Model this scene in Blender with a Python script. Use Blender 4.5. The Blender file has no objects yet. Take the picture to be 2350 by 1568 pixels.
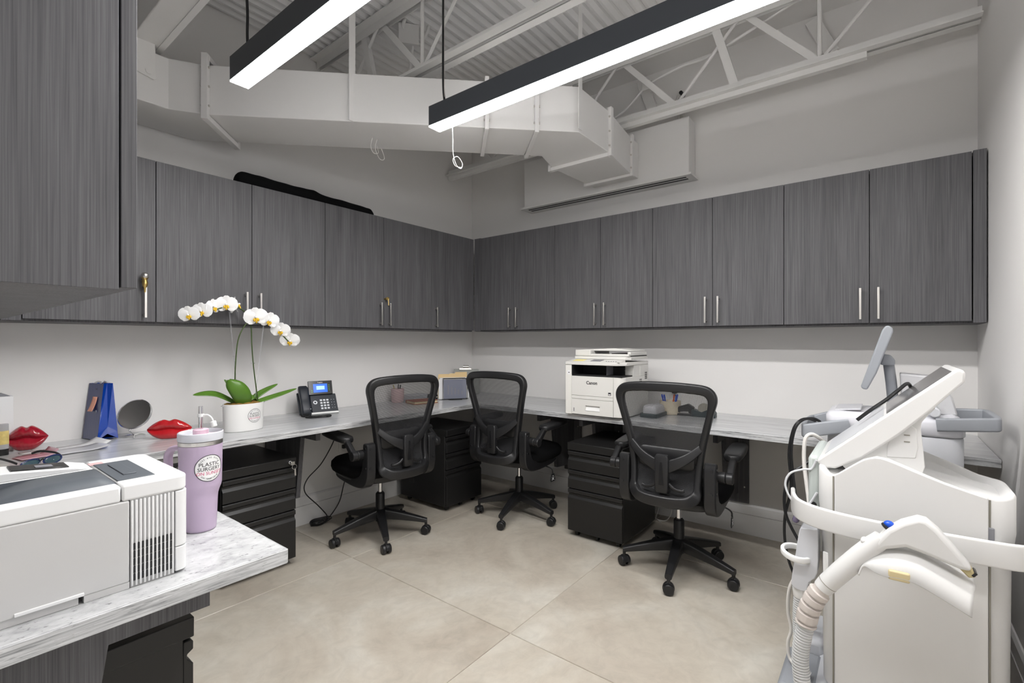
import bpy, math, random
from math import sin, cos, pi, radians as RAD
from mathutils import Vector, Matrix
random.seed(7)
S = bpy.context.scene
COL = S.collection
# ------------------------------------------------------------------ camera
cd = bpy.data.cameras.new('camera'); cam = bpy.data.objects.new('camera', cd); COL.objects.link(cam)
cd.sensor_fit = 'HORIZONTAL'; cd.sensor_width = 36.0; cd.lens = 36.0 * 1094.5 / 2350.0
cd.clip_start = 0.05; cd.clip_end = 60
cam.location = (-3.298, -3.055, 1.217)
cam.rotation_euler = (RAD(90), 0, RAD(38.0 - 90.0))
S.camera = cam
# ------------------------------------------------------------------ world, exposure
w = bpy.data.worlds.new('world'); S.world = w; w.use_nodes = True
w.node_tree.nodes['Background'].inputs[0].default_value = (0.97, 0.98, 1.0, 1)
w.node_tree.nodes['Background'].inputs[1].default_value = 1.0   # added fill light, let in by an invented doorway behind the camera
S.view_settings.view_transform = 'Standard'; S.view_settings.look = 'None'
S.view_settings.exposure = 0.0; S.view_settings.gamma = 1.0
S.view_settings.use_curve_mapping = False
LENS_POWER = 74.0
pl = bpy.data.lights.new('added_doorway_portal', 'AREA'); pl.shape = 'RECTANGLE'; pl.size = 1.25; pl.size_y = 2.2; pl.cycles.is_portal = True  # guides sampling of the fill light through the added opening
po = bpy.data.objects.new('added_doorway_portal', pl); COL.objects.link(po); po.location = (-3.15, -3.46, 1.1); po.rotation_euler = (RAD(90), 0, RAD(180))

# ------------------------------------------------------------------ helpers
def smoothstep(a, b, t):
    t = max(0, min(1, (t - a) / (b - a))); return t * t * (3 - 2 * t)
def lerp(a, b, t): return a + (b - a) * t
def interp(tab, t):
    if t <= tab[0][0]: return tab[0][1]
    for (a, va), (b, vb) in zip(tab, tab[1:]):
        if t <= b: return va + (vb - va) * (t - a) / (b - a)
    return tab[-1][1]
def spline(pts, n=8, closed=False):
    P = [Vector(p) for p in pts]; out = []; m = len(P)
    rng = range(m if closed else m - 1)
    for i in rng:
        if closed: p0, p1, p2, p3 = P[(i-1) % m], P[i], P[(i+1) % m], P[(i+2) % m]
        else: p0, p1, p2, p3 = P[max(i-1, 0)], P[i], P[i+1], P[min(i+2, m-1)]
        for k in range(n):
            t = k / n; t2 = t*t; t3 = t2*t
            out.append(0.5*((2*p1) + (p2-p0)*t + (2*p0-5*p1+4*p2-p3)*t2 + (3*p1-p0-3*p2+p3)*t3))
    if not closed: out.append(P[-1])
    return out
def rrect(w, h, r, n=4):
    r = min(r, w/2 - 1e-5, h/2 - 1e-5); o = []
    for cx, cy, a0 in ((w/2-r, h/2-r, 0), (-w/2+r, h/2-r, 90), (-w/2+r, -h/2+r, 180), (w/2-r, -h/2+r, 270)):
        for k in range(n+1):
            a = RAD(a0 + 90*k/n); o.append((cx + r*cos(a), cy + r*sin(a)))
    return o
def ZR(d): return Matrix.Rotation(RAD(d), 3, 'Z')
def XR(d): return Matrix.Rotation(RAD(d), 3, 'X')
def YR(d): return Matrix.Rotation(RAD(d), 3, 'Y')
ROOT = {}
class MB:
    def __init__(s): s.v = []; s.f = []
    def add(s, vs, fs):
        n = len(s.v); s.v += [Vector(v) for v in vs]; s.f += [[i + n for i in f] for f in fs]; return s
    def box(s, x0, x1, y0, y1, z0, z1):
        if x0 > x1: x0, x1 = x1, x0
        if y0 > y1: y0, y1 = y1, y0
        if z0 > z1: z0, z1 = z1, z0
        return s.add([(x0,y0,z0),(x1,y0,z0),(x1,y1,z0),(x0,y1,z0),(x0,y0,z1),(x1,y0,z1),(x1,y1,z1),(x0,y1,z1)],
              [(3,2,1,0),(4,5,6,7),(0,1,5,4),(1,2,6,5),(2,3,7,6),(3,0,4,7)])
    def obox(s, c, size, M=Matrix.Identity(3)):
        a, b, d = (q/2 for q in size); c = Vector(c)
        vs = [c + M @ Vector(p) for p in ((-a,-b,-d),(a,-b,-d),(a,b,-d),(-a,b,-d),(-a,-b,d),(a,-b,d),(a,b,d),(-a,b,d))]
        return s.add(vs, [(3,2,1,0),(4,5,6,7),(0,1,5,4),(1,2,6,5),(2,3,7,6),(3,0,4,7)])
    def bar(s, p0, p1, w, h, up=(0,0,1)):
        p0 = Vector(p0); p1 = Vector(p1); d = (p1-p0); L = d.length; d.normalize()
        u = Vector(up); sd = d.cross(u)
        if sd.length < 1e-4: sd = d.cross(Vector((1,0,0)))
        sd.normalize(); u = sd.cross(d)
        M = Matrix((d, sd, u)).transposed()
        return s.obox((p0+p1)/2, (L, w, h), M)
    def cyl(s, p0, p1, r0, r1=None, n=16, cap=True):
        r1 = r0 if r1 is None else r1
        p0 = Vector(p0); p1 = Vector(p1); d = (p1-p0).normalized()
        a = d.orthogonal().normalized(); b = d.cross(a)
        vs = []
        for p, r in ((p0, r0), (p1, r1)):
            vs += [p + (a*cos(2*pi*k/n) + b*sin(2*pi*k/n))*r for k in range(n)]
        fs = [(k, (k+1) % n, n+(k+1) % n, n+k) for k in range(n)]
        if cap: fs += [tuple(range(n-1, -1, -1)), tuple(range(n, 2*n))]
        return s.add(vs, fs)
    def lathe(s, prof, c=(0,0,0), n=32, sx=1.0, sy=1.0, M=None):
        c = Vector(c); vs = []; fs = []
        for r, z in prof:
            for k in range(n):
                p = Vector((r*cos(2*pi*k/n)*sx, r*sin(2*pi*k/n)*sy, z))
                vs.append(c + (M @ p if M else p))
        for i in range(len(prof)-1):
            for k in range(n):
                fs.append((i*n+k, i*n+(k+1) % n, (i+1)*n+(k+1) % n, (i+1)*n+k))
        if prof[0][0] > 1e-6: fs.append(tuple(range(n-1, -1, -1)))
        if prof[-1][0] > 1e-6: fs.append(tuple((len(prof)-1)*n + k for k in range(n)))
        return s.add(vs, fs)
    def loft(s, rings, cap=True, closed=False):
        n = len(rings[0]); vs = [p for r in rings for p in r]; fs = []; m = len(rings)
        for i in range(m if closed else m-1):
            j = (i+1) % m
            for k in range(n):
                fs.append((i*n+k, i*n+(k+1) % n, j*n+(k+1) % n, j*n+k))
        if cap and not closed: fs += [tuple(range(n-1, -1, -1)), tuple((m-1)*n + k for k in range(n))]
        return s.add(vs, fs)
    def tube(s, path, r, n=8, closed=False, cap=True):
        P = [Vector(p) for p in path]; m = len(P); rings = []
        d0 = (P[1]-P[0]).normalized(); a = d0.orthogonal().normalized()
        for i in range(m):
            if closed: d = P[(i+1) % m] - P[(i-1) % m]
            else: d = P[min(i+1, m-1)] - P[max(i-1, 0)]
            d.normalize(); a = (a - d*a.dot(d))
            if a.length < 1e-6: a = d.orthogonal()
            a.normalize(); b = d.cross(a)
            rr = r[i] if isinstance(r, (list, tuple)) else r
            rings.append([P[i] + (a*cos(2*pi*k/n) + b*sin(2*pi*k/n))*rr for k in range(n)])
        return s.loft(rings, cap, closed)
    def sweep(s, path, prof, side, closed=False, cap=True):
        # prof points (u along 'side' hint made orthogonal, v along tangent x side)
        P = [Vector(p) for p in path]; m = len(P); rings = []
        for i in range(m):
            if closed: d = P[(i+1) % m] - P[(i-1) % m]
            else: d = P[min(i+1, m-1)] - P[max(i-1, 0)]
            d.normalize(); sd = Vector(side(i) if callable(side) else side); sd = (sd - d*sd.dot(d)).normalized(); b = d.cross(sd)
            pf = prof(i) if callable(prof) else prof
            rings.append([P[i] + sd*u + b*v for u, v in pf])
        return s.loft(rings, cap, closed)
    def prism(s, poly, axis, a, b):
        def P(p, t):
            return {'x': (t, p[0], p[1]), 'y': (p[0], t, p[1]), 'z': (p[0], p[1], t)}[axis]
        n = len(poly)
        vs = [P(p, a) for p in poly] + [P(p, b) for p in poly]
        fs = [tuple(range(n-1, -1, -1)), tuple(range(n, 2*n))] + [(k, (k+1) % n, n+(k+1) % n, n+k) for k in range(n)]
        return s.add(vs, fs)
    def sphere(s, c, r, n=14, m=9):
        r = (r, r, r) if not isinstance(r, (tuple, list)) else r
        prof = [(sin(pi*i/m), -cos(pi*i/m)) for i in range(m+1)]
        c = Vector(c); vs = [c + Vector((0,0,-r[2]))]; fs = []
        for i in range(1, m):
            for k in range(n):
                vs.append(c + Vector((prof[i][0]*cos(2*pi*k/n)*r[0], prof[i][0]*sin(2*pi*k/n)*r[1], prof[i][1]*r[2])))
        vs.append(c + Vector((0,0,r[2]))); L = len(vs)-1
        for k in range(n): fs.append((0, 1+(k+1) % n, 1+k)); fs.append((L, L-n+k, L-n+(k+1) % n))
        for i in range(m-2):
            for k in range(n): fs.append((1+i*n+k, 1+i*n+(k+1) % n, 1+(i+1)*n+(k+1) % n, 1+(i+1)*n+k))
        return s.add(vs, fs)
    def grid(s, fn, nu, nv, closeu=False):
        vs = [fn(i/(nu if closeu else nu), j/nv) for i in range(nu if closeu else nu+1) for j in range(nv+1)]
        fs = []; q = nv+1; m = nu
        for i in range(m):
            i2 = (i+1) % m if closeu else i+1
            for j in range(nv): fs.append((i*q+j, i2*q+j, i2*q+j+1, i*q+j+1))
        return s.add(vs, fs)
    def xf(s, M, t=(0,0,0)):
        t = Vector(t); s.v = [M @ v + t for v in s.v]; return s
    def join(s, o): return s.add(o.v, o.f)
    def build(s, name, mat, parent=None, bevel=0, seg=2, smooth=35, world=False, label=None, kind=None, recalc=True, solid=0):
        vs = s.v
        if parent is not None and world:
            L, a = ROOT.get(parent.name, (Vector((0,0,0)), 0)); M = Matrix.Rotation(-a, 3, 'Z')
            vs = [M @ (v - L) for v in vs]
        me = bpy.data.meshes.new(name); me.from_pydata([tuple(v) for v in vs], [], s.f)
        if recalc:
            import bmesh
            bm = bmesh.new(); bm.from_mesh(me); bmesh.ops.recalc_face_normals(bm, faces=bm.faces); bm.to_mesh(me); bm.free()
        if mat: me.materials.append(mat)
        if smooth:
            for p in me.polygons: p.use_smooth = True
            me.set_sharp_from_angle(angle=RAD(smooth))
        o = bpy.data.objects.new(name, me); COL.objects.link(o)
        if parent is not None:
            o.parent = parent; ROOT[o.name] = ROOT.get(parent.name, (Vector((0,0,0)), 0))
        if solid:
            md = o.modifiers.new('solid', 'SOLIDIFY'); md.thickness = solid; md.offset = 0
        if bevel:
            md = o.modifiers.new('bevel', 'BEVEL'); md.width = bevel; md.segments = seg; md.limit_method = 'ANGLE'; md.angle_limit = RAD(40)
            md.harden_normals = False
        if label: o['label'] = label
        if kind: o['kind'] = kind
        return o
def thing(name, label, cat, loc=(0,0,0), rz=0, group=None, kind=None):
    o = bpy.data.objects.new(name, None); COL.objects.link(o); o.empty_display_size = 0.05
    o.location = loc; o.rotation_euler = (0, 0, RAD(rz)); ROOT[o.name] = (Vector(loc), RAD(rz))
    o['label'] = label; o['category'] = cat
    if group: o['group'] = group
    if kind: o['kind'] = kind
    return o
def tag(o, label, cat, group=None):
    o['label'] = label; o['category'] = cat
    if group: o['group'] = group
    return o
def struct(o, label, cat=None):
    o['kind'] = 'structure'; o['label'] = label
    if cat: o['category'] = cat
    return o
def dup(root, loc, rz, label, group=None):
    r = root.copy(); COL.objects.link(r); r.location = loc; r.rotation_euler = (0, 0, RAD(rz)); r['label'] = label
    if group: r['group'] = group
    ROOT[r.name] = (Vector(loc), RAD(rz))
    for ch in list(root.children):
        c = ch.copy(); COL.objects.link(c); c.parent = r
        for g in list(ch.children):
            d = g.copy(); COL.objects.link(d); d.parent = c
    return r
def text(body, size, align='CENTER', spacing=1.0, extrude=0.0, bold=0.0):
    cu = bpy.data.curves.new('t', 'FONT'); cu.body = body; cu.size = size; cu.align_x = align; cu.align_y = 'CENTER'
    cu.space_character = spacing; cu.offset = bold; cu.extrude = extrude; cu.resolution_u = 3
    ob = bpy.data.objects.new('t', cu); COL.objects.link(ob)
    dg = bpy.context.evaluated_depsgraph_get(); dg.update()
    me = bpy.data.meshes.new_from_object(ob.evaluated_get(dg))
    b = MB().add([v.co.copy() for v in me.vertices], [tuple(p.vertices) for p in me.polygons])
    bpy.data.objects.remove(ob); bpy.data.curves.remove(cu); bpy.data.meshes.remove(me)
    return b
def arctext(body, size, R, a0, a1, flip=False):
    out = MB(); n = len(body)
    for i, ch in enumerate(body):
        if ch == ' ': continue
        a = RAD(lerp(a0, a1, i/(n-1))); t = text(ch, size)
        t.xf(Matrix.Rotation(a + (pi/2 if flip else -pi/2), 3, 'Z'), (R*cos(a), R*sin(a), 0)); out.join(t)
    return out

# ------------------------------------------------------------------ materials
def srgb(r, g, b):
    return tuple((c/12.92 if c <= 0.04045 else ((c+0.055)/1.055)**2.4) for c in (r/255, g/255, b/255)) + (1,)
MT = {}
def mat(name, col, rough=0.5, metal=0.0, spec=0.5, noise=0.0, nscale=8.0, bump=0.0, bscale=60.0, trans=0.0, ior=1.45, alpha=1.0, emit=None, estr=0.0, coat=0.0, sheen=0.0, sss=0.0):
    m = bpy.data.materials.new(name); m.use_nodes = True; nt = m.node_tree; N = nt.nodes; L = nt.links
    b = N['Principled BSDF']
    b.inputs['Base Color'].default_value = col if len(col) == 4 else tuple(col) + (1,)
    b.inputs['Roughness'].default_value = rough; b.inputs['Metallic'].default_value = metal
    b.inputs['Specular IOR Level'].default_value = spec; b.inputs['IOR'].default_value = ior
    b.inputs['Transmission Weight'].default_value = trans; b.inputs['Alpha'].default_value = alpha
    b.inputs['Coat Weight'].default_value = coat; b.inputs['Coat Roughness'].default_value = 0.05
    b.inputs['Sheen Weight'].default_value = sheen
    if sss: b.inputs['Subsurface Weight'].default_value = sss; b.inputs['Subsurface Radius'].default_value = (0.01, 0.01, 0.01)
    if emit: b.inputs['Emission Color'].default_value = tuple(emit) + (1,); b.inputs['Emission Strength'].default_value = estr
    tc = N.new('ShaderNodeTexCoord')
    if noise:
        n = N.new('ShaderNodeTexNoise'); n.inputs['Scale'].default_value = nscale; n.inputs['Detail'].default_value = 5
        L.new(tc.outputs['Object'], n.inputs['Vector'])
        mx = N.new('ShaderNodeMix'); mx.data_type = 'RGBA'
        c = b.inputs['Base Color'].default_value
        mx.inputs[6].default_value = tuple(max(0, q*(1-noise)) for q in c[:3]) + (1,)
        mx.inputs[7].default_value = tuple(min(1, q*(1+noise)) for q in c[:3]) + (1,)
        L.new(n.outputs['Fac'], mx.inputs[0]); L.new(mx.outputs[2], b.inputs['Base Color'])
    if bump:
        n2 = N.new('ShaderNodeTexNoise'); n2.inputs['Scale'].default_value = bscale; n2.inputs['Detail'].default_value = 3
        L.new(tc.outputs['Object'], n2.inputs['Vector'])
        bp = N.new('ShaderNodeBump'); bp.inputs['Strength'].default_value = bump; bp.inputs['Distance'].default_value = 0.002
        L.new(n2.outputs['Fac'], bp.inputs['Height']); L.new(bp.outputs['Normal'], b.inputs['Normal'])
    MT[name] = m; return m
def ramp_mat(name, layers, rough, coat=0.0, bump=0.0, spec=0.5, rand=True):
    """layers: list of (scale xyz, noise detail, distortion, ramp stops[(pos,rgb)], mode, factor)"""
    m = bpy.data.materials.new(name); m.use_nodes = True; nt = m.node_tree; N = nt.nodes; L = nt.links
    b = N['Principled BSDF']; b.inputs['Roughness'].default_value = rough; b.inputs['Coat Weight'].default_value = coat; b.inputs['Specular IOR Level'].default_value = spec
    tc = N.new('ShaderNodeTexCoord'); src = tc.outputs['Object']
    if rand:
        oi = N.new('ShaderNodeObjectInfo'); sc = N.new('ShaderNodeVectorMath'); sc.operation = 'SCALE'; sc.inputs[3].default_value = 9.0
        cb = N.new('ShaderNodeCombineXYZ')
        for k in range(3): L.new(oi.outputs['Random'], cb.inputs[k])
        L.new(cb.outputs[0], sc.inputs[0])
        ad = N.new('ShaderNodeVectorMath'); L.new(src, ad.inputs[0]); L.new(sc.outputs[0], ad.inputs[1]); src = ad.outputs[0]
    prev = None; first = None
    for (scale, det, dist, stops, mode, fac) in layers:
        mp = N.new('ShaderNodeMapping'); mp.inputs['Scale'].default_value = scale; L.new(src, mp.inputs['Vector'])
        n = N.new('ShaderNodeTexNoise'); n.inputs['Scale'].default_value = 1.0; n.inputs['Detail'].default_value = det; n.inputs['Distortion'].default_value = dist
        n.inputs['Roughness'].default_value = 0.62
        L.new(mp.outputs[0], n.inputs['Vector'])
        r = N.new('ShaderNodeValToRGB'); els = r.color_ramp.elements
        while len(els) < len(stops): els.new(0.5)
        for e, (p, c) in zip(els, stops): e.position = p; e.color = tuple(c) + (1,) if len(c) == 3 else c
        L.new(n.outputs['Fac'], r.inputs[0])
        if first is None: first = n
        if prev is None: prev = r.outputs[0]
        else:
            mx = N.new('ShaderNodeMix'); mx.data_type = 'RGBA'; mx.blend_type = mode; mx.inputs[0].default_value = fac
            L.new(prev, mx.inputs[6]); L.new(r.outputs[0], mx.inputs[7]); prev = mx.outputs[2]
    L.new(prev, b.inputs['Base Color'])
    if bump:
        bp = N.new('ShaderNodeBump'); bp.inputs['Strength'].default_value = bump; bp.inputs['Distance'].default_value = 0.001
        L.new(first.outputs['Fac'], bp.inputs['Height']); L.new(bp.outputs['Normal'], b.inputs['Normal'])
    MT[name] = m; return m
g3 = lambda v: (v, v, v)
WALL = mat('wall_paint', (0.80, 0.785, 0.77), 0.7, noise=0.02, nscale=1.5, bump=0.05, bscale=180)
CEIL = mat('ceiling_paint', (0.80, 0.795, 0.79), 0.6, noise=0.04, nscale=5)
METALW = mat('painted_steel', (0.80, 0.79, 0.775), 0.5, noise=0.04, nscale=6)
DUCT = mat('painted_duct', (0.79, 0.78, 0.77), 0.45, noise=0.03, nscale=4)
BASEB = mat('baseboard_paint', (0.80, 0.79, 0.78), 0.4)
WOOD = ramp_mat('grey_laminate', [((330, 330, 3.0), 4, 0.2, [(0.28, (0.072, 0.070, 0.075)), (0.50, (0.110, 0.108, 0.114)), (0.74, (0.160, 0.158, 0.164))], 'MIX', 1),
                                  ((14, 14, 0.9), 4, 0.6, [(0.3, g3(0.82)), (0.7, g3(1.10))], 'MULTIPLY', 1.0)], 0.52, bump=0.12, spec=0.22)
EDGEB = mat('dark_edge_band', (0.05, 0.048, 0.05), 0.4)
def stone(name, sx, sy):
    return ramp_mat(name, [((sx, sy, 60), 6, 0.5, [(0.30, (0.42, 0.425, 0.435)), (0.45, (0.50, 0.505, 0.515)), (0.65, (0.57, 0.575, 0.585))], 'MIX', 1),
                    ((sx*4, sy*4, 160), 4, 0.4, [(0.30, g3(0.45)), (0.36, g3(0.9)), (0.5, g3(1.0))], 'MULTIPLY', 0.6)], 0.2, rand=False)
STONEX = stone('streaked_worktop_x', 2.0, 34.0)
STONEY = stone('streaked_worktop_y', 34.0, 2.0)
STONEP = ramp_mat('speckled_worktop', [((22, 34, 90), 7, 0.4, [(0.30, (0.36, 0.365, 0.37)), (0.45, (0.47, 0.475, 0.48)), (0.62, (0.55, 0.555, 0.56))], 'MIX', 1),
                    ((90, 130, 190), 4, 0.3, [(0.31, g3(0.35)), (0.37, g3(0.9)), (0.5, g3(1.0))], 'MULTIPLY', 0.8)], 0.25, rand=False)
STONEE = ramp_mat('worktop_edge', [((7, 7, 150), 6, 0.9, [(0.34, (0.13, 0.132, 0.138)), (0.43, (0.36, 0.365, 0.37)), (0.55, (0.56, 0.565, 0.57)), (0.7, (0.66, 0.665, 0.67))], 'MIX', 1), ((60, 60, 300), 4, 0.4, [(0.30, g3(0.5)), (0.42, g3(1.0))], 'MULTIPLY', 0.7)], 0.3, rand=False)
TILE = ramp_mat('concrete_tile', [((1.6, 1.6, 1.6), 7, 1.2, [(0.28, (0.39, 0.34, 0.28)), (0.5, (0.50, 0.455, 0.385)), (0.72, (0.60, 0.57, 0.505))], 'MIX', 1),
                    ((14, 14, 14), 6, 0.8, [(0.3, g3(0.86)), (0.6, g3(1.03))], 'MULTIPLY', 0.8)], 0.32)
GROUT = mat('grout', (0.60, 0.555, 0.48), 0.8)
BLKPL = mat('black_plastic', (0.0135, 0.0135, 0.0145), 0.38, bump=0.03, bscale=400)
BLKGL = mat('black_gloss', (0.012, 0.012, 0.013), 0.18)
BLKFAB = mat('black_fabric', (0.006, 0.006, 0.0065), 0.95, spec=0.1, bump=0.25, bscale=500)
BLKMET = mat('black_steel', (0.012, 0.0118, 0.0118), 0.36, noise=0.05, nscale=20)
CHROME = mat('chrome', (0.75, 0.75, 0.76), 0.18, 1.0)
STEEL = mat('brushed_steel', (0.62, 0.60, 0.57), 0.34, 1.0)
BRASS = mat('brass', (0.70, 0.50, 0.18), 0.3, 1.0)
MIRROR = mat('mirror_glass', (0.92, 0.93, 0.94), 0.01, 1.0)
WHITEPL = mat('white_plastic', (0.80, 0.80, 0.79), 0.38)
PRNW = mat('printer_white', (0.76, 0.76, 0.76), 0.4)
PRNG = mat('printer_side_grey', (0.54, 0.535, 0.53), 0.45)
SLATE = mat('printer_slate', (0.10, 0.112, 0.128), 0.5)
COPW = mat('copier_ivory', (0.69, 0.68, 0.65), 0.45)
COPG = mat('copier_panel_white', (0.76, 0.75, 0.71), 0.45)
DARK = mat('dark_void', (0.012, 0.012, 0.013), 0.6)
LASW = mat('laser_ivory', (0.68, 0.675, 0.665), 0.35, coat=0.15)
LASG = mat('laser_grey', (0.29, 0.305, 0.33), 0.4)
LASB = mat('laser_cool_white', (0.60, 0.61, 0.64), 0.35)
HOSE = mat('hose_grey', (0.58, 0.585, 0.585), 0.45)
BOOT = mat('boot_beige', (0.56, 0.51, 0.475), 0.5)
CABLEW = mat('cable_white', (0.72, 0.70, 0.67), 0.4)
CABLEB = mat('cable_black', (0.012, 0.012, 0.013), 0.35)
PETAL = mat('orchid_petal', (0.90, 0.90, 0.90), 0.5, sss=0.15)
LIPY = mat('orchid_throat', (0.85, 0.50, 0.03), 0.5, noise=0.3, nscale=90)
LEAF = mat('orchid_leaf', (0.085, 0.19, 0.022), 0.32, noise=0.35, nscale=9)
STEM = mat('orchid_stem', (0.045, 0.075, 0.018), 0.5)
BARK = mat('bark_mulch', (0.26, 0.15, 0.035), 0.9, noise=0.6, nscale=60, bump=0.8, bscale=90)
POTW = mat('pot_white', (0.78, 0.775, 0.76), 0.35)
LILAC = mat('lilac_enamel', (0.47, 0.375, 0.50), 0.38)
LILAC2 = mat('lilac_handle', (0.58, 0.46, 0.59), 0.3)
CLEAR = mat('clear_plastic', (0.95, 0.95, 0.97), 0.06, trans=1.0, ior=1.3)
FROST = mat('frosted_lid', (0.84, 0.85, 0.90), 0.2, trans=0.35)
PINK = mat('pink_plastic', (0.80, 0.55, 0.66), 0.35)
REDLIP = mat('red_gloss', (0.50, 0.012, 0.018), 0.1, coat=1.0)
REDLIP2 = mat('dark_red_gloss', (0.36, 0.012, 0.028), 0.08, coat=1.0)
BLUEBAG = mat('blue_gloss_paper', (0.001, 0.045, 0.33), 0.22, coat=0.6)
NAVYBAG = mat('navy_gloss_paper', (0.03, 0.045, 0.15), 0.3, coat=0.35)
PEACH = mat('peach_note', (0.85, 0.42, 0.30), 0.7)
PAPER = mat('paper', (0.80, 0.80, 0.81), 0.6)
MANILA = mat('manila', (0.80, 0.60, 0.32), 0.7)
YELLOW = mat('yellow_note', (0.85, 0.75, 0.28), 0.7)
INK = mat('ink', (0.015, 0.015, 0.018), 0.5)
INKP = mat('ink_pink', (0.60, 0.08, 0.20), 0.5)
GREYINK = mat('ink_grey', (0.22, 0.22, 0.24), 0.5)
RIBBON = mat('satin_ribbon', (0.65, 0.66, 0.68), 0.25)
NAVYPL = mat('phone_charcoal', (0.020, 0.024, 0.032), 0.38)
KEYW = mat('phone_key', (0.75, 0.77, 0.80), 0.4)
SCRB = mat('phone_screen', (0.0, 0.02, 0.1), 0.2, emit=(0.005, 0.17, 0.95), estr=0.9)
SCRW = mat('phone_popup', (0.3, 0.5, 0.8), 0.2, emit=(0.35, 0.62, 1.0), estr=0.75)
LENS = mat('lamp_lens', (0.9, 0.9, 0.9), 0.4, emit=(1.0, 0.988, 0.98), estr=LENS_POWER)
HOUS = mat('lamp_housing', (0.040, 0.045, 0.053), 0.45)
GLASSD = mat('tinted_lens', (0.03, 0.07, 0.09), 0.05, coat=1.0)
PURPLE = mat('clear_purple', (0.35, 0.30, 0.45), 0.1, trans=0.6)
SMOKE = mat('smoke_acrylic', (0.20, 0.21, 0.27), 0.15, trans=0.0, coat=0.6)
BROWN = mat('brown_leather', (0.30, 0.075, 0.035), 0.6)
TANP = mat('tan_pages', (0.62, 0.52, 0.33), 0.8)
BLUSH = mat('blush_ceramic', (0.62, 0.45, 0.45), 0.4)
REDIND = mat('red_band', (0.60, 0.10, 0.03), 0.5)
BLUEBTN = mat('blue_button', (0.01, 0.08, 0.55), 0.25)
TEAL = mat('dark_teal', (0.012, 0.03, 0.035), 0.4)
def mesh_fabric():
    m = bpy.data.materials.new('mesh_fabric'); m.use_nodes = True; nt = m.node_tree; N = nt.nodes; L = nt.links
    b = N['Principled BSDF']; b.inputs['Base Color'].default_value = (0.02, 0.02, 0.022, 1); b.inputs['Roughness'].default_value = 0.7
    tr = N.new('ShaderNodeBsdfTransparent'); mx = N.new('ShaderNodeMixShader')
    tc = N.new('ShaderNodeTexCoord'); fac = []
    for ax in (1, 2):
        sp = N.new('ShaderNodeSeparateXYZ'); L.new(tc.outputs['Object'], sp.inputs[0])
        mu = N.new('ShaderNodeMath'); mu.operation = 'MULTIPLY'; mu.inputs[1].default_value = 2*pi/0.0032; L.new(sp.outputs[ax], mu.inputs[0])
        sn = N.new('ShaderNodeMath'); sn.operation = 'SINE'; L.new(mu.outputs[0], sn.inputs[0]); fac.append(sn)
    mxx = N.new('ShaderNodeMath'); mxx.operation = 'MAXIMUM'; L.new(fac[0].outputs[0], mxx.inputs[0]); L.new(fac[1].outputs[0], mxx.inputs[1])
    gt = N.new('ShaderNodeMapRange'); gt.inputs[1].default_value = 0.0; gt.inputs[2].default_value = 0.6; L.new(mxx.outputs[0], gt.inputs[0])
    L.new(gt.outputs[0], mx.inputs[0]); L.new(tr.outputs[0], mx.inputs[1]); L.new(b.outputs[0], mx.inputs[2])
    L.new(mx.outputs[0], N['Material Output'].inputs[0]); return m
MESHF = mesh_fabric()
# ================================================================== ROOM SHELL
ZC = 3.16; YF = -3.42; XD = -3.39; XL = -4.5; YD = -2.12
struct(MB().box(0, .12, YF-.12, .12, 0, ZC+.1).build('wall_right', WALL), 'off-white painted wall behind the copier and grey cabinets')
struct(MB().box(XL, 0, 0, .12, 0, ZC+.1).build('wall_back', WALL), 'off-white painted wall behind the orchid and desk phone')
struct(MB().box(-2.55, 0, YF-.12, YF, 0, ZC+.1).box(XL, -3.75, YF-.12, YF, 0, ZC+.1).box(-3.75, -2.55, YF-.12, YF, 2.2, ZC+.1).build('wall_front', WALL), 'off-white wall at the right edge beside the laser machines')  # the gap in this wall is added so fill light can enter
struct(MB().box(XL-.12, XD, YD, 0, 0, ZC+.1).build('wall_left', WALL), 'off-white wall behind the near printer counter')
struct(MB().box(XL-.12, XL, YF-.12, YD, 0, ZC+.1).build('wall_entry', WALL), 'off-white wall of the entry side behind the camera')
b = MB()   # casing of an unseen doorway, added to lift the shadows
for x in (-3.75, -2.55): b.box(x-.07 if x < -3 else x, x if x < -3 else x+.07, YF, YF+.018, 0, 2.2)
b.box(-3.82, -2.48, YF, YF+.018, 2.2, 2.27)
struct(b.build('trim_2', BASEB, bevel=.003), 'white casing of an added doorway behind the camera letting in fill light')
# floor: slab + tiles as pieces
fl = struct(MB().box(XL, 0, YF-.12, 0, -.06, -.004).build('floor', GROUT), 'beige concrete-look floor of very large square tiles')
gx = [0, -.6, -1.735, -2.87, -4.005, XL]; gy = [0, -.69, -1.825, -2.96, YF]
for i in range(len(gx)-1):
    for j in range(len(gy)-1):
        g = .0016
        MB().box(gx[i+1]+g, gx[i]-g, gy[j+1]+g, gy[j]-g, -.02, 0).build('tile', TILE, fl, bevel=.0015, seg=1, smooth=0)
# baseboards (tall, two tiers)
def baseboard(name, p0, p1, nrm, label):
    p0 = Vector(p0); p1 = Vector(p1); n = Vector(nrm); b = MB()
    for z0, z1, t in ((0, .125, .016), (.127, .19, .013)):
        vs = []
        for p in (p0, p1):
            for z, q in ((z0, 0), (z0, t), (z1-.012 if z1 > .15 else z1, t), (z1, t*.45 if z1 > .15 else t), (z1, 0)):
                vs.append(p + n*q + Vector((0, 0, z)))
        k = 5
        b.add(vs, [tuple(range(k-1, -1, -1)), tuple(range(k, 2*k))] + [(i, (i+1) % k, k+(i+1) % k, k+i) for i in range(k)])
    struct(b.build(name, BASEB, smooth=0), label)
baseboard('baseboard_back', (XD, 0, 0), (-.017, 0, 0), (0, -1, 0), 'tall white baseboard along the wall under the phone')
baseboard('baseboard_right', (0, 0, 0), (0, YF, 0), (-1, 0, 0), 'tall white baseboard under the copier desk')
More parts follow.
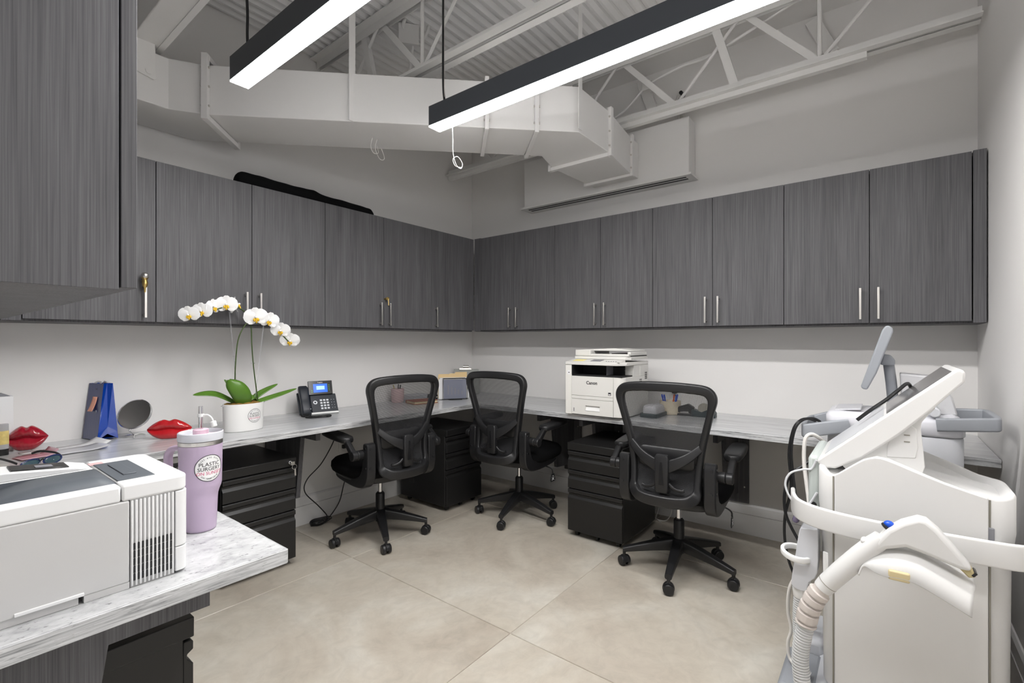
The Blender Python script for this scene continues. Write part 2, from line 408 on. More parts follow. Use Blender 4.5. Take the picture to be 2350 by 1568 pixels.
baseboard('baseboard_front', (-2.47, YF, 0), (-.017, YF, 0), (0, 1, 0), 'tall white baseboard beside the laser machines')
baseboard('baseboard_left', (XD, YD, 0), (XD, -.017, 0), (1, 0, 0), 'tall white baseboard under the near counter')
# ceiling: corrugated form deck, flutes along X
b = MB(); pitch = .065; y = .1; prof = []
while y > YF-.1:
    prof += [(y, 3.13), (y-.015, 3.13), (y-.034, 3.152), (y-.049, 3.152)]; y -= pitch
n = len(prof)
b.add([(XL-.1, p[0], p[1]) for p in prof] + [(-.27, p[0], p[1]) for p in prof], [(k, k+1, n+k+1, n+k) for k in range(n-1)])
struct(b.build('ceiling', CEIL, smooth=0, recalc=False, solid=.002), 'white painted corrugated metal roof deck')
struct(MB().box(-.27, .1, YF-.1, .1, 3.125, 3.14).build('trim_3', WALL), 'flat painted ceiling strip along the copier wall')
struct(MB().box(XL-.12, .12, YF-.12, .12, 3.2, 3.3).build('trim_1', CEIL), 'roof slab above the corrugated deck')

# ------------------------------------------------------------------ open-web roof joists
def joist(x, label, ys, y0, y1, zb=2.68, zt=3.07):
    r = thing('roof_joist', label, 'roof joist', (x, 0, zb), 0, 'white open-web roof joists')
    def part(b, nm, **k): return b.build(nm, METALW, r, world=True, smooth=0, **k)
    for s in (-1, 1):   # double angle chords
        b = MB().box(x+s*.012, x+s*.052, y0, y1, zb-.003, zb+.003).box(x+s*.012, x+s*.016, y0, y1, zb, zb+.045); part(b, 'bottom_chord')
        b = MB().box(x+s*.012, x+s*.062, y0, y1, zt+.047, zt+.053).box(x+s*.012, x+s*.016, y0, y1, zt, zt+.05); part(b, 'top_chord')
    for k, yb in enumerate(ys):
        for dy in (.36, -.37):
            yt = yb+dy
            if yt > y0 and yt < y1 or True:
                yy = max(min(yt, y1-.02), y0+.02); zz = lerp(zb+.03, zt+.03, abs(yy-yb)/abs(dy))
                b = MB()
                if dy > 0:
                    b.bar((x, yb, zb+.02), (x, yy, zz), .036, .006, (1, 0, 0)).bar((x+.016, yb, zb+.02), (x+.016, yy, zz), .006, .036, (1, 0, 0))
                else: b.cyl((x, yb-.01, zb+.03), (x, yy, zz), .010, n=8)
                part(b, 'web')
        b = MB().cyl((x, yb, zb+.03), (x, yb, zt+.02), .011, n=8) if k % 2 else MB().bar((x, yb-.355, zb+.0), (x, yb-.235, zt+.03), .045, .03, (1, 0, 0))
        part(b, 'web')
    return r
joist(-.30, 'white open-web roof joist running along the wall above the copier', [.25-.763*k for k in range(1, 5)][0:0] + [-.494, -1.257, -2.02, -2.783], -3.40, -.01)
joist(-1.545, 'white open-web roof joist crossing between the two linear lamps', [-.30, -1.063, -1.826, -2.589], -3.40, -.01)
r = thing('strut_rail', 'thin white strut rail fixed under the joist along the copier wall', 'strut rail', (-.3, -1.5, 2.645))
MB().box(-.318, -.282, -2.985, -.01, 2.646, 2.676).build('rail_channel', METALW, r, world=True, smooth=0)
# box beam at upper left with lip and end plate
r = thing('roof_beam', 'wide white steel box beam at the upper left beside the tall cabinet', 'beam', (-2.59, -.34, 2.62))
MB().box(-2.645, -2.537, -3.40, -.01, 2.62, 3.11).build('beam_body', METALW, r, world=True, bevel=.004, smooth=0)
MB().box(-2.545, -2.520, -3.40, -.01, 2.616, 2.632).build('bottom_lip', METALW, r, world=True, smooth=0)
MB().prism([(-2.64, 2.625), (-2.56, 2.625), (-2.556, 2.46), (-2.565, 2.452), (-2.64, 2.47)], 'y', -.340, -.335).build('hanger_plate', METALW, r, world=True, bevel=.002, smooth=0)
MB().cyl((-2.585, -.343, 2.485), (-2.585, -.339, 2.485), .014, n=16).build('bolt_boss', METALW, r, world=True)
# ceiling wood/steel blocking stubs on the right wall
for k, (y, z0, z1, lab) in enumerate(((-1.72, 2.80, 3.09, 'white slanted steel stub on the upper wall left of the joist post'), (-2.76, 2.86, 3.09, 'white steel stub on the upper wall near the joist upright'))):
    r = thing('wall_stub', lab, 'steel stub', (0, y, z0))
    MB().bar((-.022, y-.06, z0), (-.022, y+.04, z1), .07, .04, (1, 0, 0)).build('stub_post', METALW, r, world=True, bevel=.003, smooth=0)
    MB().box(-.04, 0, y-.085, y-.04, z0-.01, z0+.02).build('foot_plate', METALW, r, world=True, smooth=0)
# conduit strung through the joist
r = thing('flexible_conduit', 'white flexible conduit drooping through the roof joist by the wall', 'conduit', (-.2, -1.7, 2.72))
MB().tube(spline([(-.22, -1.30, 2.70), (-.2, -1.62, 2.82), (-.22, -1.80, 2.93), (-.24, -2.03, 2.97), (-.26, -2.2, 2.96), (-.26, -2.42, 3.02), (-.27, -2.7, 3.1)], 8), .0085, 8).build('conduit_tube', METALW, r, world=True)
MB().box(-.235, -.185, -1.83, -1.77, 2.90, 2.96).build('strap_clip', METALW, r, world=True, bevel=.002)
r = thing('cable_bundle', 'coiled white wire bundle hooked on the wall behind the joist', 'cable', (-.03, -1.99, 2.74))
for k in range(4):
    MB().tube(spline([(-.03, -1.97+.012*k, 2.90), (-.05, -1.98+.02*k, 2.82), (-.05, -2.0+.02*k, 2.72), (-.04, -1.985+.01*k, 2.80), (-.03, -1.975+.01*k, 2.89)], 6), .004, 6).build('wire', CABLEW, r, world=True)
MB().cyl((0, -1.97, 2.90), (-.06, -1.97, 2.90), .012, n=10).build('hook', BLKPL, r, world=True)
# junction box on the ceiling between the lamps
r = thing('junction_box', 'white square junction box with bent conduits under the deck', 'junction box', (-1.40, -.74, 3.0))
MB().obox((-1.42, -.80, 3.066), (.02, .12, .12), ZR(52)).build('box_plate', METALW, r, world=True, bevel=.003)
MB().tube(spline([(-1.39, -.80, 3.01), (-1.37, -.76, 2.94), (-1.32, -.68, 2.84), (-1.27, -.62, 2.78)], 6), .010, 8).build('conduit_tube', METALW, r, world=True)
MB().tube(spline([(-1.37, -.84, 3.03), (-1.34, -.86, 3.07), (-1.33, -.88, 3.13)], 6), .010, 8).build('conduit_tube', METALW, r, world=True)
MB().tube(spline([(-1.44, -.78, 3.09), (-1.46, -.8, 3.11), (-1.46, -.82, 3.13)], 6), .010, 8).build('conduit_tube', METALW, r, world=True)
# ------------------------------------------------------------------ air duct (cuts the corner diagonally)
r = thing('air_duct', 'white rectangular air duct crossing the corner below the ceiling', 'air duct', (-1.7, -1.0, 2.34))
ZB, ZT = 2.34, 2.585
def ductseg(name, front, rear):
    n = len(front); poly = front + rear[::-1]
    return MB().prism(poly, 'z', ZB, ZT).build(name, DUCT, r, world=True, bevel=.004, smooth=0)
ductseg('duct_entry', [(-3.36, -.331), (-2.505, -.331), (-2.372, -.412)], [(-3.36, -.012), (-2.30, -.012), (-2.14, -.165)])
ductseg('duct_run', [(-2.366, -.418), (-1.22, -1.60)], [(-2.134, -.171), (-.985, -1.342)])
ductseg('duct_elbow', [(-1.215, -1.605), (-1.06, -1.765), (-.715, -1.765)], [(-.98, -1.347), (-.905, -1.415), (-.69, -1.355)])
MB().loft([[(-.70, -1.765, ZB), (-.70, -1.355, ZB), (-.70, -1.355, ZT), (-.70, -1.765, ZT)], [(-.27, -1.705, ZB+.01), (-.27, -1.365, ZB+.01), (-.27, -1.365, ZT+.01), (-.27, -1.705, ZT+.01)],
           [(-.142, -1.705, ZB+.01), (-.142, -1.365, ZB+.01), (-.142, -1.365, ZT+.01), (-.142, -1.705, ZT+.01)]]).build('duct_neck', DUCT, r, world=True, bevel=.003, smooth=0)
def flange(c, ux, w, z0, z1, name='flange', t=.022, d=.03):
    # ring frame: c centre (x,y), ux in-plane horizontal dir, w width
    u = Vector((ux[0], ux[1], 0)).normalized(); nrm = Vector((-u.y, u.x, 0)); c = Vector((c[0], c[1], 0)); b = MB()
    M = Matrix((u, nrm, Vector((0, 0, 1)))).transposed(); zc = (z0+z1)/2; h = z1-z0
    for s in (-1, 1):
        b.obox(c + u*s*(w/2+t/2) + Vector((0, 0, zc)), (t, d, h+2*t), M)
        b.obox(c + Vector((0, 0, zc + s*(h/2+t/2))), (w, d, t), M)
    fo = b.build(name, DUCT, r, world=True, bevel=.002, smooth=0)
    b = MB()
    for s in (-1, 1):
        for q in (-.35, 0, .35):
            for e in (-1, 1):
                p = c + u*s*(w/2+t*.5) + Vector((0, 0, zc+q*h)); b.cyl(p + nrm*e*d*.5, p + nrm*e*(d*.5+.005), .006, n=8)
    b.build('bolt', STEEL, fo, world=True, kind='stuff'); return fo
flange((-2.253, -.291), (.685, .728), .345, ZB-.005, ZT+.02, t=.026)
flange((-.705, -1.56), (0, 1), .405, ZB, ZT+.0)
flange((-.262, -1.535), (0, 1), .335, ZB+.01, ZT+.01, t=.018)
flange((-1.29, -1.29), (.7, .714), .35, ZB-.004, ZT+.004, t=.012, d=.022)
flange((-1.10, -1.475), (.7, .714), .35, ZB-.004, ZT+.004, t=.012, d=.022)
# hanger straps
for (sx, sy, lab) in ((-1.885, -.917, 0), (-1.085, -1.785, 1)):
    MB().box(sx-.018, sx+.018, sy-.002, sy+.002, ZB-.0, 3.13).xf(Matrix.Identity(3)).build('hanger_strap', DUCT, r, world=True, smooth=0)
# wire loops hanging below the duct
r = thing('wire_loop', 'thin white wire coil hanging below the near end of the linear lamp', 'wire', (-1.70, -1.47, 2.05))
MB().tube(spline([(-1.70, -1.45, 2.25), (-1.70, -1.453, 2.17), (-1.705, -1.46, 2.10), (-1.70, -1.475, 2.045), (-1.68, -1.485, 2.03), (-1.672, -1.488, 2.055), (-1.69, -1.475, 2.085), (-1.708, -1.462, 2.07), (-1.70, -1.47, 2.04), (-1.677, -1.486, 2.035)], 6), .0016, 6).build('wire', CABLEW, r, world=True)
r = thing('wire_loop', 'small wire loops dangling from the underside of the air duct', 'wire', (-1.65, -.75, 2.28))
for k in range(2):
    MB().tube(spline([(-1.70+.03*k, -.83, 2.34), (-1.71+.03*k, -.83, 2.29), (-1.70+.04*k, -.84, 2.255-.02*k), (-1.675+.04*k, -.85, 2.26-.02*k), (-1.68+.03*k, -.84, 2.30)], 6), .0018, 6).build('wire', CABLEW, r, world=True)
# ------------------------------------------------------------------ slot diffuser box on the right wall
r = thing('slot_diffuser', 'white wall-hung air plenum box with a linear slot vent above the cabinets', 'air diffuser', (-.07, -1.38, 2.30))
y0, y1 = -2.05, -.715
MB().box(-.14, -.004, y0, y1, 2.3145, 2.69).build('plenum_box', DUCT, r, world=True, bevel=.006, smooth=0)
b = MB()
xs = [(-.162, -.125), (-.100, -.086), (-.060, -.004)]
for a, c in xs: b.box(a, c, y0+.025, y1-.025, 2.300, 2.314)
for yy in (y0-.02, y1+.02-.045): b.box(-.162, -.004, yy, yy+.045, 2.300, 2.314)
b.build('slot_frame', METALW, r, world=True, smooth=0)
for a, c in ((-.125, -.100), (-.086, -.060)):
    MB().box(a, c, y0+.025, y1-.025, 2.3008, 2.3165).build('slot', DARK, r, world=True, smooth=0)
# ------------------------------------------------------------------ linear pendant lamps
def pendant(x, y1, y0, label, hang):
    r = thing('pendant_lamp', label, 'pendant lamp', (x, (y0+y1)/2, 2.25), 0, 'black linear pendant lamps')
    w = .036
    MB().box(x-w, x+w, y0, y1, 2.256, 2.35).build('housing', HOUS, r, world=True, bevel=.0015, smooth=0)
    MB().box(x-w+.0015, x+w-.0015, y0+.0015, y1-.0015, 2.2495, 2.2558).build('lens', LENS, r, world=True, smooth=0)
    for k, yy in enumerate((y1-.07, y0+.3)):
        MB().cyl((x, yy, 2.35), (x, yy, 3.13), .0012, n=6).build('suspension_cable', STEEL, r, world=True)
        MB().cyl((x, yy, 2.35), (x, yy, 2.362), .008, n=12).build('cable_gripper', HOUS, r, world=True)
    MB().tube(spline(hang, 8), .0055, 8).build('power_cord', CABLEB, r, world=True)
    return r
pendant(-2.46, -1.005, -3.25, 'black linear pendant lamp with glowing underside nearer the tall cabinet', [(-2.462, -1.09, 2.35), (-2.463, -1.085, 2.42), (-2.46, -1.08, 2.50), (-2.462, -1.078, 2.62), (-2.46, -1.08, 2.9), (-2.46, -1.08, 3.13)])
pendant(-1.70, -1.325, -3.36, 'black linear pendant lamp with glowing underside pointing at the corner wall vent', [(-1.70, -1.40, 2.35), (-1.695, -1.385, 2.42), (-1.688, -1.375, 2.50), (-1.688, -1.375, 2.60), (-1.697, -1.385, 2.70), (-1.702, -1.39, 2.80), (-1.70, -1.39, 3.13)])

# ================================================================== WALL CABINETS
CZ0, CZ1, CDP = 1.30, 2.077, .30
def handle(o, root, p, nrm, gold=False):
    p = Vector(p); n = Vector(nrm); b = MB()
    sd = Vector((-n.y, n.x, 0)); M = Matrix((sd, n, Vector((0, 0, 1)))).transposed()
    b.obox(p + n*.030 + Vector((0, 0, .078)), (.010, .008, .156), M)
    for z in (.014, .142): b.obox(p + n*.014 + Vector((0, 0, z)), (.009, .028, .009), M)
    h = b.build('handle', STEEL, o, world=True, bevel=.0012, label='brushed metal bar handle')
def cab(name, label, wall, spans, hnd, fill=(), depth=CDP, z0=CZ0, z1=CZ1, cat='wall cabinet', grp='grey laminate wall cabinets'):
    """wall 'A': spans along x, front -y. wall 'B': spans along y, front -x. hnd: handle coordinate per door"""
    lo = min(min(s) for s in spans + list(fill)); hi = max(max(s) for s in spans + list(fill)); mid = (lo+hi)/2
    r = thing(name, label, cat, (mid, -.15, z0) if wall == 'A' else (-.15, mid, z0), 0, grp)
    def bx(a, b_, d0, d1, za, zb):
        return MB().box(a, b_, -d1, -d0, za, zb) if wall == 'A' else MB().box(-d1, -d0, a, b_, za, zb)
    t = .018; b = MB()
    for q in (bx(lo, hi, .003, depth, z0, z0+t), bx(lo, hi, .003, depth, z1-t, z1-.002), bx(lo, lo+t, .003, depth, z0+t, z1-t), bx(hi-t, hi, .003, depth, z0+t, z1-t), bx(lo+t, hi-t, .003, .012, z0+t, z1-t)): b.join(q)
    b.build('body', WOOD, r, world=True, smooth=0)
    g = .0016
    for s, hc in zip(spans, hnd):
        d = bx(min(s)+g, max(s)-g, depth+.002, depth+.021, z0+.010, z1).build('door', WOOD, r, world=True, bevel=.0008, seg=1, smooth=0)
        if hc is not None:
            p = (hc, -(depth+.021), 1.328) if wall == 'A' else (-(depth+.021), hc, 1.328)
            handle(d, r, p, (0, -1, 0) if wall == 'A' else (-1, 0, 0))
    for s in fill: bx(min(s)+g, max(s)-g, depth-.01, depth+.018, z0+.002, z1+.004).build('filler', WOOD, r, world=True, bevel=.0008, seg=1, smooth=0)
    return r
HO = .036
cab('wall_cabinet', 'grey woodgrain wall cabinet with one door half hidden behind the tall near cabinet', 'A', [(-3.0, -2.552)], [-2.552-HO-.012], fill=[(-3.06, -3.0)])
cab('wall_cabinet', 'grey woodgrain two-door wall cabinet above the white orchid', 'A', [(-2.552, -2.115), (-2.115, -1.681)], [-2.115-HO, -2.115+HO])
cab('wall_cabinet', 'grey woodgrain two-door wall cabinet with a brass key above the phone', 'A', [(-1.681, -1.24), (-1.24, -.80)], [-1.24-HO, -1.24+HO])
cab('wall_cabinet', 'dark single-door wall cabinet on the orchid wall ending in the room corner', 'A', [(-.80, -.322)], [-.80+HO])
cab('wall_cabinet', 'dark two-door wall cabinet on the copier wall starting in the room corner', 'B', [(-.396, -.75), (-.75, -1.130)], [-.75+HO, -.75-HO], fill=[(-.322, -.396)])
cab('wall_cabinet', 'grey two-door wall cabinet directly above the copier', 'B', [(-1.130, -1.507), (-1.507, -1.878)], [-1.507+HO, -1.507-HO])
cab('wall_cabinet', 'grey two-door wall cabinet to the right of the one above the copier', 'B', [(-1.878, -2.246), (-2.246, -2.62)], [-2.246+HO, -2.246-HO])
cab('wall_cabinet', 'grey two-door wall cabinet next to the right-hand wall above the laser machines', 'B', [(-2.62, -2.995), (-2.995, -3.367)], [-2.995+HO, -2.995-HO], fill=[(-3.369, -3.416)])
# near cabinet on the left wall, seen at its end panel
r = thing('wall_cabinet', 'large grey woodgrain wall cabinet filling the upper left corner, seen from its end', 'wall cabinet', (-3.22, -1.2, CZ0), 0, 'grey laminate wall cabinets')
xf, yn, yf, zt = -3.06, -2.09, -.323, 2.32
xf0 = xf-.021
MB().box(XD+.002, xf0-.003, yn, yn+.018, CZ0, zt).build('end_panel', WOOD, r, world=True, bevel=.0008, seg=1, smooth=0)
MB().box(XD+.002, xf0-.004, yn+.018, yf, CZ0, CZ0+.018).box(XD+.002, xf0-.004, yn+.018, yf, zt-.018, zt).box(XD+.002, XD+.012, yn+.018, yf, CZ0+.018, zt-.018).build('body', WOOD, r, world=True, smooth=0)
for k in range(4):
    a = yn+.0 + k*(yf-yn-.0)/4; c = yn + (k+1)*(yf-yn)/4
    d = MB().box(xf0, xf, a+.0016, c-.0016, CZ0+.004, zt).build('door', WOOD, r, world=True, bevel=.0008, seg=1, smooth=0)
# keys
def brasskey(p, label, tassel):
    r = thing('door_key', label, 'key', p)
    x, y, z = p
    if tassel:
        b = MB().lathe([(0, .036), (.010, .034), (.014, .026), (.014, .014), (.010, .006), (.009, 0), (.012, -.012), (.010, -.024), (.005, -.034), (.004, -.055), (0, -.056)], (x, y, z), 14); b.build('key_bow', BRASS, r, world=True)
        MB().sphere((x, y-.002, z+.022), .0155, 12, 8).build('knot', STEEL, r, world=True)
    else:
        MB().lathe([(0, .004), (.012, .004), (.012, -.004), (0, -.004)], (x, y, z), 14, M=XR(90)).build('key_bow', BRASS, r, world=True, bevel=.001)
        MB().bar((x+.004, y-.003, z), (x+.006, y-.004, z-.045), .007, .003).build('key_blade', BRASS, r, world=True)
    MB().cyl((x, y+.001, z), (x, y+.035, z), .006, n=12).build('lock_cylinder', BRASS, r, world=True)
brasskey((-2.603, -.352, 1.50), 'ornate brass key with knotted head above the left cabinet handle', True)
brasskey((-1.233, -.352, 1.512), 'small brass key in the cabinet lock above the phone', False)
# black bag lying on top of the cabinets
r = thing('tripod_bag', 'long black fabric tripod bag lying on top of the wall cabinets', 'bag', (-1.72, -.2, CZ1))
path = [(-2.150, -.20, 2.115), (-2.125, -.2, 2.124), (-2.03, -.2, 2.124), (-1.9, -.2, 2.122), (-1.79, -.2, 2.122), (-1.70, -.2, 2.124), (-1.62, -.2, 2.116), (-1.5, -.2, 2.116), (-1.35, -.2, 2.114), (-1.28, -.2, 2.112), (-1.25, -.2, 2.105)]
rad = [.03, .048, .050, .047, .047, .049, .041, .041, .038, .036, .018]
ps = spline(path, 5); rs = []
for i in range(len(ps)):
    q = i/5; k = int(min(q, len(rad)-1)); k2 = min(k+1, len(rad)-1); rs.append(lerp(rad[k], rad[k2], q-k) * (1+.02*sin(i*1.3)))
b = MB(); rings = []
for p, q in zip(ps, rs):
    rings.append([Vector((p.x, p.y + q*1.15*cos(a*pi/8), max(CZ1+.001, p.z + q*sin(a*pi/8)))) for a in range(16)])
b.loft(rings); b.build('bag_body', BLKFAB, r, world=True, smooth=60)
MB().bar((-1.262, -.225, 2.10), (-1.225, -.235, 2.10), .012, .006).bar((-1.245, -.23, 2.10), (-1.24, -.235, 2.083), .008, .005).build('drawcord', CABLEB, r, world=True)

# ================================================================== WORKTOPS
DZ, DT, DD = .75, .034, .63
o = MB().prism([(XD+.002, -.002), (-.002, -.002), (-.002, -DD), (XD+.002, -DD)], 'z', DZ-DT, DZ).build('desk_worktop', STONEX, bevel=.003, smooth=0)
tag(o, 'grey streaked worktop along the back wall carrying the orchid and phone', 'worktop', 'streaked grey worktops')
o = MB().prism([(-.002, -DD-.003), (-.002, YF+.002), (-DD, YF+.002), (-DD, -DD-.003)], 'z', DZ-DT, DZ).build('desk_worktop', STONEY, bevel=.003, smooth=0)
tag(o, 'grey streaked worktop along the right wall carrying the copier', 'worktop', 'streaked grey worktops')
o = MB().prism([(XD+.002, -DD-.001), (-2.762, -DD-.001), (-2.762, -1.992), (XD+.002, -1.992)], 'z', DZ-DT, DZ).build('desk_worktop', STONEP, bevel=.003, smooth=0)
tag(o, 'speckled white worktop in the foreground carrying the near printer', 'worktop', 'streaked grey worktops')
def edge(o, pts, t=.0025):
    b = MB()
    for (a, c) in zip(pts, pts[1:]):
        a = Vector(a); c = Vector(c); d = (c-a).normalized(); n = Vector((d.y, -d.x)) ; b.prism([tuple(a), tuple(c), tuple(c+n*t), tuple(a+n*t)], 'z', DZ-DT+.0012, DZ-.0015)
    e = b.build('edge_band', STONEE, o, bevel=.001, seg=1, smooth=0)
tops = [q for q in COL.objects if q.name.startswith('desk_worktop')]
edge(tops[0], [(-2.762, -DD), (-DD-.003, -DD)]); edge(tops[1], [(-DD, -DD-.003), (-DD, YF+.002)]); edge(tops[2], [(XD+.002, -1.992), (-2.762, -1.992)]); edge(tops[2], [(-2.762, -1.992), (-2.762, -DD-.001)])
# gusset brackets
def bracket(label, P0, rz):
    r = thing('desk_bracket', label, 'desk bracket', P0, rz, 'dark wood desk brackets')
    zt = DZ-DT-.0005
    MB().prism([(-.012, zt), (-.50, zt), (-.50, zt-.066), (-.33, zt-.066), (-.275, .275), (-.012, .255)], 'x', -.013, .013).build('gusset', WOOD, r, bevel=.001, smooth=0)
    MB().box(-.075, .075, -.031, -.0165, .20, zt).build('wall_cleat', WOOD, r, bevel=.001, smooth=0)
    for z in (.30, .55): MB().cyl((.05, -.031, z), (.05, -.0335, z), .005, n=8).build('screw', STEEL, r)
    return r
bracket('dark wooden gusset bracket behind the pedestal with the keys', (-1.83, 0, 0), 0)
bracket('dark wooden gusset bracket beside the corner pedestal', (-1.0, 0, 0), 0)
bracket('dark wooden gusset bracket behind the middle office chair', (0, -1.11, 0), -90)
bracket('dark wooden gusset bracket between the copier and the middle chair', (0, -1.455, 0), -90)
bracket('dark wooden gusset bracket to the right of the nearest office chair', (0, -2.31, 0), -90)
bracket('grey woodgrain gusset bracket under the near printer counter', (XD, -1.90, 0), 90)

# ================================================================== PEDESTALS (front = -Y local)
def pedestal(label, loc, rz, key):
    W, D, H, z0 = .37, .50, .585, .036
    r = thing('file_pedestal', label, 'file pedestal', loc, rz, 'black steel file pedestals')
    MB().box(-W/2, W/2, -D/2+.02, D/2, z0, H-.0).build('body', BLKMET, r, bevel=.003)
    MB().box(-W/2-.0015, W/2+.0015, -D/2-.001, D/2, H-.045, H+.001).build('top_cap', BLKMET, r, bevel=.003)
    tops = [H-.052, H-.052-.118, H-.052-.236]; bots = [H-.164, H-.282, z0+.004]
    for a, c in zip(tops, bots):
        yf = -D/2
        poly = [(yf+.02, a), (yf+.004, a), (yf, a-.004), (yf, a-.022), (yf+.012, a-.030), (yf+.0125, a-.040), (yf, a-.055), (yf, c), (yf+.02, c)]
        MB().prism(poly, 'x', -W/2+.002, W/2-.002).build('drawer', BLKMET, r, bevel=.0012, seg=1, smooth=0)
    MB().cyl((W/2-.035, -D/2-.001, H-.022), (W/2-.035, -D/2-.006, H-.022), .009, n=16).build('lock', CHROME, r)
    if key:
        k = MB().cyl((W/2-.035, -D/2-.006, H-.022), (W/2-.035, -D/2-.03, H-.022), .007, n=12).box(W/2-.046, W/2-.024, -D/2-.034, -D/2-.03, H-.031, H-.013).build('key', CHROME, r, bevel=.001)
        ring = [(W/2-.027, -D/2-.033 + .004*sin(t*pi/8), H-.042 + .013*cos(t*pi/8)) for t in range(16)]
        ring = [(W/2-.027+.013*sin(t*pi/8), -D/2-.033, H-.042 + .013*cos(t*pi/8)) for t in range(16)]
        MB().tube(ring, .0013, 6, closed=True).build('key_ring', CHROME, k)
        MB().bar((W/2-.024, -D/2-.034, H-.052), (W/2-.022, -D/2-.034, H-.09), .008, .002, (0, 1, 0)).build('spare_key', CHROME, k)
    for sx in (-1, 1):
        for sy in (-1, 1):
            MB().cyl((sx*(W/2-.045)-.01, sy*(D/2-.05), .018), (sx*(W/2-.045)+.01, sy*(D/2-.05), .018), .018, n=16).box(sx*(W/2-.045)-.012, sx*(W/2-.045)+.012, sy*(D/2-.05)-.014, sy*(D/2-.05)+.014, .022, z0).build('caster', BLKPL, r)
    MB().cyl((.0-.008, -D/2+.05, .014), (.008, -D/2+.05, .014), .014, n=14).box(-.01, .01, -D/2+.04, -D/2+.06, .02, z0).build('caster', BLKPL, r)
    return r
pedestal('black three-drawer file pedestal with keys in its lock beside the tumbler', (-2.155, -.27, 0), 0, True)
pedestal('black three-drawer file pedestal tucked in the far corner under the desk', (-.735, -.36, 0), 0, False)
pedestal('black three-drawer file pedestal standing under the copier', (-.475, -1.672, 0), -90, False)
pedestal('black file pedestal under the near printer counter at the lower left', (-3.135, -1.62, 0), 90, False)
